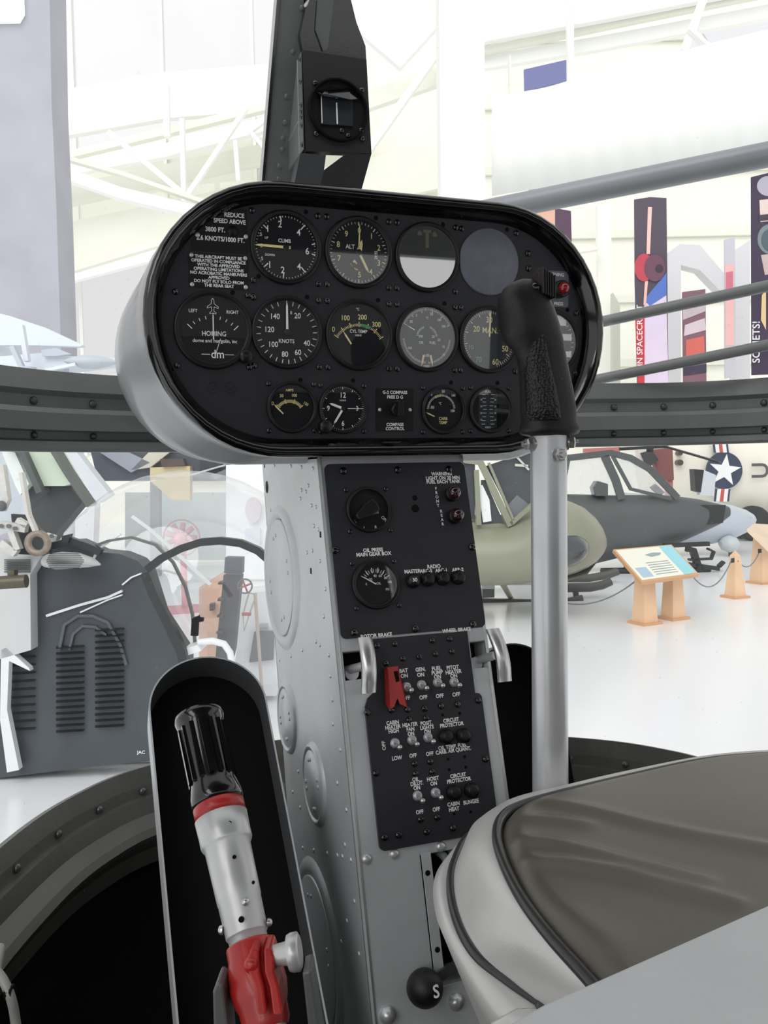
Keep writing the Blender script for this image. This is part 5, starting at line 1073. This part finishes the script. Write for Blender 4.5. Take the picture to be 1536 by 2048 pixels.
CB = pm('cobra_dark', S(82, 86, 86), .5, var=.08, scale=2); CBK = pm('cobra_black', S(34, 36, 36), .5)
cb = thing('attack_helicopter', 'slim dark grey helicopter with angular cockpit windows behind the olive one', 'helicopter', TR(*uv(1290, 14.6))); KI = cb.matrix_world.inverted()
D = 14.6
m = MB(); body(m, [(1020, 985, 1145, .5), (1130, 988, 1140, .5), (1220, 990, 1118, .5), (1300, 990, 1098, .48), (1350, 992, 1086, .44), (1395, 998, 1066, .38), (1430, 1006, 1050, .30), (1452, 1012, 1034, .2)], D, 0, e=.7); m.build('fuselage', CB, cb, KI)
m = MB()
for dd in (-.42, .36):
    for pts, w_ in (([(1040, 925), (1135, 916), (1222, 906), (1262, 916), (1300, 938), (1346, 985), (1356, 996)], 13), ([(1210, 912), (1232, 960), (1244, 998)], 16), ([(1226, 912), (1262, 978), (1344, 998)], 7), ([(1135, 912), (1120, 990)], 14)): ribbon(m, pts, w_, D+dd, .05, 0)
m.slab([at(x, y, D-.44) for x, y in ((1188, 975), (1196, 962), (1216, 968), (1216, 992), (1192, 992))], FH*.3, 0); m.slab([at(x, y, D-.2) for x, y in ((1302, 975), (1312, 968), (1330, 985), (1320, 992))], FH*.1, 0)
m.build('canopy_frame', CB, cb, KI)
m = MB(); m.slab([at(x, y, D-.39) for x, y in ((1128, 920), (1212, 912), (1238, 992), (1124, 986))], FH*.01); m.slab([at(x, y, D-.39) for x, y in ((1236, 918), (1262, 920), (1344, 992), (1262, 978))], FH*.01); m.build('canopy_glass', glassy('canopy_pane', .12, .12, (.85, .9, 1)), cb, KI)
m = MB(); m.slab([at(x, y, D-.36) for x, y in ((1402, 1010), (1452, 1010), (1446, 1046), (1408, 1050))], FH*.7, 0); m.build('sight_box', CBK, cb, KI)
m = MB()
for q, w_ in (([(1375, 1098), (1388, 1100), (1400, 1138)], 12), ([(1370, 1128), (1440, 1138)], 8), ([(1380, 1120), (1425, 1118), (1430, 1104), (1418, 1098)], 4), ([(1440, 1134), (1450, 1124)], 5), ([(1250, 1100), (1256, 1138)], 8), ([(1330, 1092), (1420, 1088)], 8)): ribbon(m, q, w_, 14.0, .12, 0)
m.tube([uv(1200, 14.0, .05), uv(1420, 14.0, .05)], .05, 8); m.cyl(at(1398, 1130, 14.0), uv(1398, 14.0), .04); m.cyl(at(1256, 1130, 14.0), uv(1256, 14.0), .04); m.build('skid', CBK, cb, KI)
m = MB(); m.beam(at(1330, 893, 14.2), at(1440, 925, 13.6), .10, .03); m.cyl(at(1300, 905, 14.6), at(1300, 888, 14.6), .06); m.beam(at(1240, 898, 14.6), at(1335, 893, 14.2), .12, .05); m.build('rotor_blade', CBK, cb, KI)
jt = thing('grey_jet', 'pale blue grey aircraft nose pointing right beyond the dark helicopter', 'aircraft', TR(*uv(1430, 16.8))); JI = jt.matrix_world.inverted(); D = 16.8
m = MB(); body(m, [(1250, 985, 1080, .6), (1330, 990, 1092, .6), (1380, 996, 1092, .58), (1420, 1001, 1088, .55), (1460, 1009, 1079, .45), (1488, 1018, 1066, .32), (1505, 1028, 1052, .16), (1512, 1037, 1042, .03)], D, 0); m.build('fuselage', pm('jet_grey', S(188, 196, 206), .35, coat=.3), jt, JI)
m = MB(); body(m, [(1440, 1082, 1092, .1), (1446, 1074, 1101, .2), (1458, 1070, 1105, .25), (1470, 1074, 1101, .2), (1476, 1084, 1092, .1)], 16.4, 0); m.build('sensor_ball', pm('ball_grey', S(198, 204, 208), .4), jt, JI)
m = MB(); m.cyl(at(1300, 1085, D), uv(1300, D), .06); m.cyl(at(1462, 1100, 16.4), uv(1462, 16.4), .05); m.build('gear_leg', GREY2, jt, JI)
tp = thing('transport_aircraft', 'cream transport fuselage with a blue and white star at the right edge', 'aircraft', TR(*uv(1480, 21))); TI = tp.matrix_world.inverted(); D = 21
CRM = pm('cream_paint', S(240, 236, 222), .4, var=.03, scale=1)
m = MB(); body(m, [(1290, 840, 990, .9), (1340, 820, 1030, 1.1), (1400, 805, 1058, 1.25), (1500, 800, 1066, 1.3), (1760, 800, 1068, 1.3)], D, 0); m.build('fuselage', CRM, tp, TI)
NV = pm('insignia_navy', S(50, 62, 84), .5); IW = pm('insignia_white', S(240, 240, 240), .5); IR = pm('insignia_red', S(196, 84, 72), .5)
m = MB(); dd = D-1.36
m.slab([at(x, y, dd) for x, y in circ(1449, 941, 36, 32, 37)], FH*.06, 0)
m.slab([at(1450+(33 if k % 2 == 0 else 13)*math.sin(math.pi*k/5+.12), 941-(33 if k % 2 == 0 else 13)*math.cos(math.pi*k/5+.12), dd-.02) for k in range(10)], FH*.03, 1)
for y0, y1 in ((880, 905), (978, 1003)):
    for x, w_, mt in ((1443, 30, 0), (1443, 22, 1), (1443, 7, 2)): m.slab([at(xx, yy, dd-.005*w_/10-.01*mt) for xx, yy in ((x-w_/2-(3 if y0 < 900 else -3), y0), (x+w_/2-(3 if y0 < 900 else -3), y0), (x+w_/2, y1), (x-w_/2, y1))], FH*.02, mt)
m.build('star_insignia', [NV, IW, IR], tp, TI, label='navy roundel with a white star and red striped bars')
m = MB(); m.text('U', 0, 0, 0, 44*D/F, 0, 90, 1.0, .015, M=FR(at(1522, 941, D-1.40), RH, ZU, -FH)); m.build('lettering', pm('letter_grey', S(86, 84, 80), .6), tp, TI)
m = MB()
for x, y, r in ((1361, 925, 6), (1361, 906, 5)): m.slab([at(*p, dd+.12) for p in circ(x, y, r, 16)], FH*.2, 0)
m.build('porthole', pm('porthole_brown', S(84, 62, 54), .4), tp, TI)
m = MB(); m.slab([at(*p, 19) for p in ((1388, 938), (1408, 940), (1402, 985), (1391, 982))], FH*.3, 0); m.slab([at(*p, 19) for p in ((1408, 940), (1432, 950), (1428, 992), (1400, 990))], FH*.2, 1); m.build('ladder', [CBK, pm('ladder_pale', S(206, 212, 218), .5)], tp, TI)
m = MB(); m.slab([at(*p, 20.2) for p in ((1476, 1030), (1600, 1026), (1600, 1085), (1480, 1082))], FH*1.2, 0)
for x in (1505, 1590): m.lathe([(.34, -.12), (.40, -.08), (.40, .08), (.34, .12)], 24, 0, frame_z(uv(x, 19.6, .40), FH))
m.build('landing_gear', CBK, tp, TI)
far('brown_tail', 18, [([(1300, 900), (1345, 895), (1348, 960), (1322, 960), (1312, 935)], (130, 80, 76), .1), ([(1276, 900), (1300, 898), (1306, 925), (1280, 926)], (236, 226, 220), .2), ([(1170, 897), (1240, 894), (1240, 905), (1170, 905)], (196, 120, 116), .1), ([(1283, 906), (1304, 900), (1318, 920), (1296, 936)], (62, 60, 62), .3), ([(1336, 930), (1346, 930), (1346, 1115), (1336, 1115)], (190, 120, 110), 0)], 'maroon tail and hub parts between the dark helicopter and the star', 'aircraft tail')

# ------------------------------------------------------------------ stands, bollards and rope
WOOD = pm('pale_wood', S(234, 196, 158), .45, var=.05, scale=6); WOODD = pm('wood_edge', S(212, 164, 120), .5)
def pyr(m, px, py_t, py_b, w0, w1, D, rot=.5, mt=0, skirt=True):
    b = uv(px, D); hgt = (at(px, py_t, D)).z; s0, s1 = w0*D/F/2, w1*D/F/2; Q = TR(b.x, b.y, 0) @ Matrix.Rotation(-YAW+rot, 4, 'Z')
    m.loft([[(-s1, -s1, 0), (s1, -s1, 0), (s1, s1, 0), (-s1, s1, 0)], [(-s0, -s0, hgt), (s0, -s0, hgt), (s0, s0, hgt), (-s0, s0, hgt)]], mt, Q, smooth=False)
    if skirt: m.box((0, 0, .015), (s1*2+.07, s1*2+.07, .03), 1, Q)
    return m
Dz = lambda px, py: (hz(px, py, 0)-CAM).dot(fw)
D1, D2 = Dz(1286, 1250), Dz(1348, 1240)
isd = thing('information_stand', 'slanted information board on two tan wooden legs standing on the white floor', 'information stand', TR(*uv(1315, D1))); II = isd.matrix_world.inverted()
pyr(MB(), 1288, 1140, 1250, 26, 36, D1, .45).build('leg', [WOOD, WOODD], isd, II); pyr(MB(), 1345, 1138, 1240, 24, 34, D2, .45).build('leg', [WOOD, WOODD], isd, II)
bpts = [at(1226, 1099, D1+.30), at(1343, 1089, D2+.30), at(1398, 1148, D2-.32), at(1283, 1164, D1-.32)]
bn = (bpts[1]-bpts[0]).cross(bpts[3]-bpts[0]).normalized(); bn = bn if bn.z > 0 else -bn
m = MB(); m.slab(bpts, -bn*.04, 0); m.build('frame', WOODD, isd, II)
def bq(u, v): return bpts[0].lerp(bpts[1], u).lerp(bpts[3].lerp(bpts[2], u), v)+bn*.004
def bpoly(m, L, mt, k=0): m.slab([bq(*p)+bn*.003*k for p in L], -bn*.003, mt)
m = MB(); bpoly(m, [(.03, .04), (.97, .04), (.97, .96), (.03, .96)], 0); bpoly(m, [(.76, .04), (.97, .04), (.97, .96), (.76, .96)], 1, 1); bpoly(m, [(.08, .62), (.26, .62), (.26, .90), (.08, .90)], 2, 1)
for k in range(6): bpoly(m, [(.32, .50+.07*k), (.70, .50+.07*k), (.70, .515+.07*k), (.32, .515+.07*k)], 3, 1)
bpoly(m, [(.42, .26), (.56, .22), (.70, .24), (.66, .30), (.50, .34)], 3, 1); m.build('board', [pm('board_cream', S(240, 240, 224), .35), pm('board_cyan', S(150, 214, 226), .35), pm('board_blue', S(170, 196, 214), .35), pm('board_grey', S(150, 164, 168), .4)], isd, II)
bl = pyr(MB(), 1470, 1112, 1197, 14, 30, Dz(1470, 1197), .4); b0 = uv(1470, Dz(1470, 1197)); h_ = at(1470, 1112, Dz(1470, 1197)).z; s_ = 14*Dz(1470, 1197)/F/2
bl.lathe([(s_*1.4, 0), (.001, .07)], 4, 0, TR(b0.x, b0.y, h_) @ Matrix.Rotation(-YAW+.4+math.pi/4, 4, 'Z'), smooth=False); bl.slab([at(x, y, Dz(1470, 1197)-.14) for x, y in ((1463, 1117), (1469, 1116), (1469, 1125), (1463, 1126))], FH*.02, 2)
tag(bl.build('bollard', [WOOD, WOODD, CBK]), 'tan wooden bollard with a pointed top right of the information stand', 'bollard')
D4 = Dz(1516, 1168)
s2 = thing('information_stand', 'wooden stand with a tilted board cut by the right edge of the view', 'information stand', TR(*uv(1520, D4))); I2 = s2.matrix_world.inverted()
m = pyr(MB(), 1524, 1070, 1168, 22, 34, D4, .4); m.slab([at(x, y, D4-.2) for x, y in ((1517, 1098), (1523, 1098), (1523, 1106), (1517, 1106))], FH*.02, 2); m.build('leg', [WOOD, WOODD, CBK], s2, I2)
m = MB(); q = [at(1494, 1058, D4-.3), at(1508, 1047, D4+.25), at(1560, 1050, D4+.25), at(1570, 1096, D4-.3), at(1536, 1098, D4-.35)]; m.slab(q, V((0, 0, -.04)), 0); m.build('board', pm('board_wood', S(226, 204, 180), .5), s2, I2)
m = MB()
for a, b, sag in ((at(1130, 1206, 10.2), at(1283, 1152, 9.6), .12), (at(1385, 1152, 9.9), at(1462, 1122, Dz(1470, 1197)), .22), (at(1476, 1122, Dz(1470, 1197)), at(1520, 1100, D4), .15)):
    m.tube([a.lerp(b, t/14)-ZU*sag*4*(t/14)*(1-t/14) for t in range(15)], .008, 6)
tag(m.build('barrier_chain', pm('chain_grey', S(120, 122, 122), .5)), 'thin grey barrier chain slung between the wooden stands', 'chain')

lm = MB(); lm.slab([at(x, y, 14.9) for x, y in ((-60, -80), (30, -80), (44, -20), (46, 25), (36, 42), (-60, 44))], FH*.09)  # glowing panel added on the column in place of bright window light
tag(lm.build('window_glow_panel', pm('glow_white', (1, 1, 1), .5, emis=((.96, 1, .97), .35))), 'white glowing panel added as window light on the wide pale grey column at upper left', 'light patch')
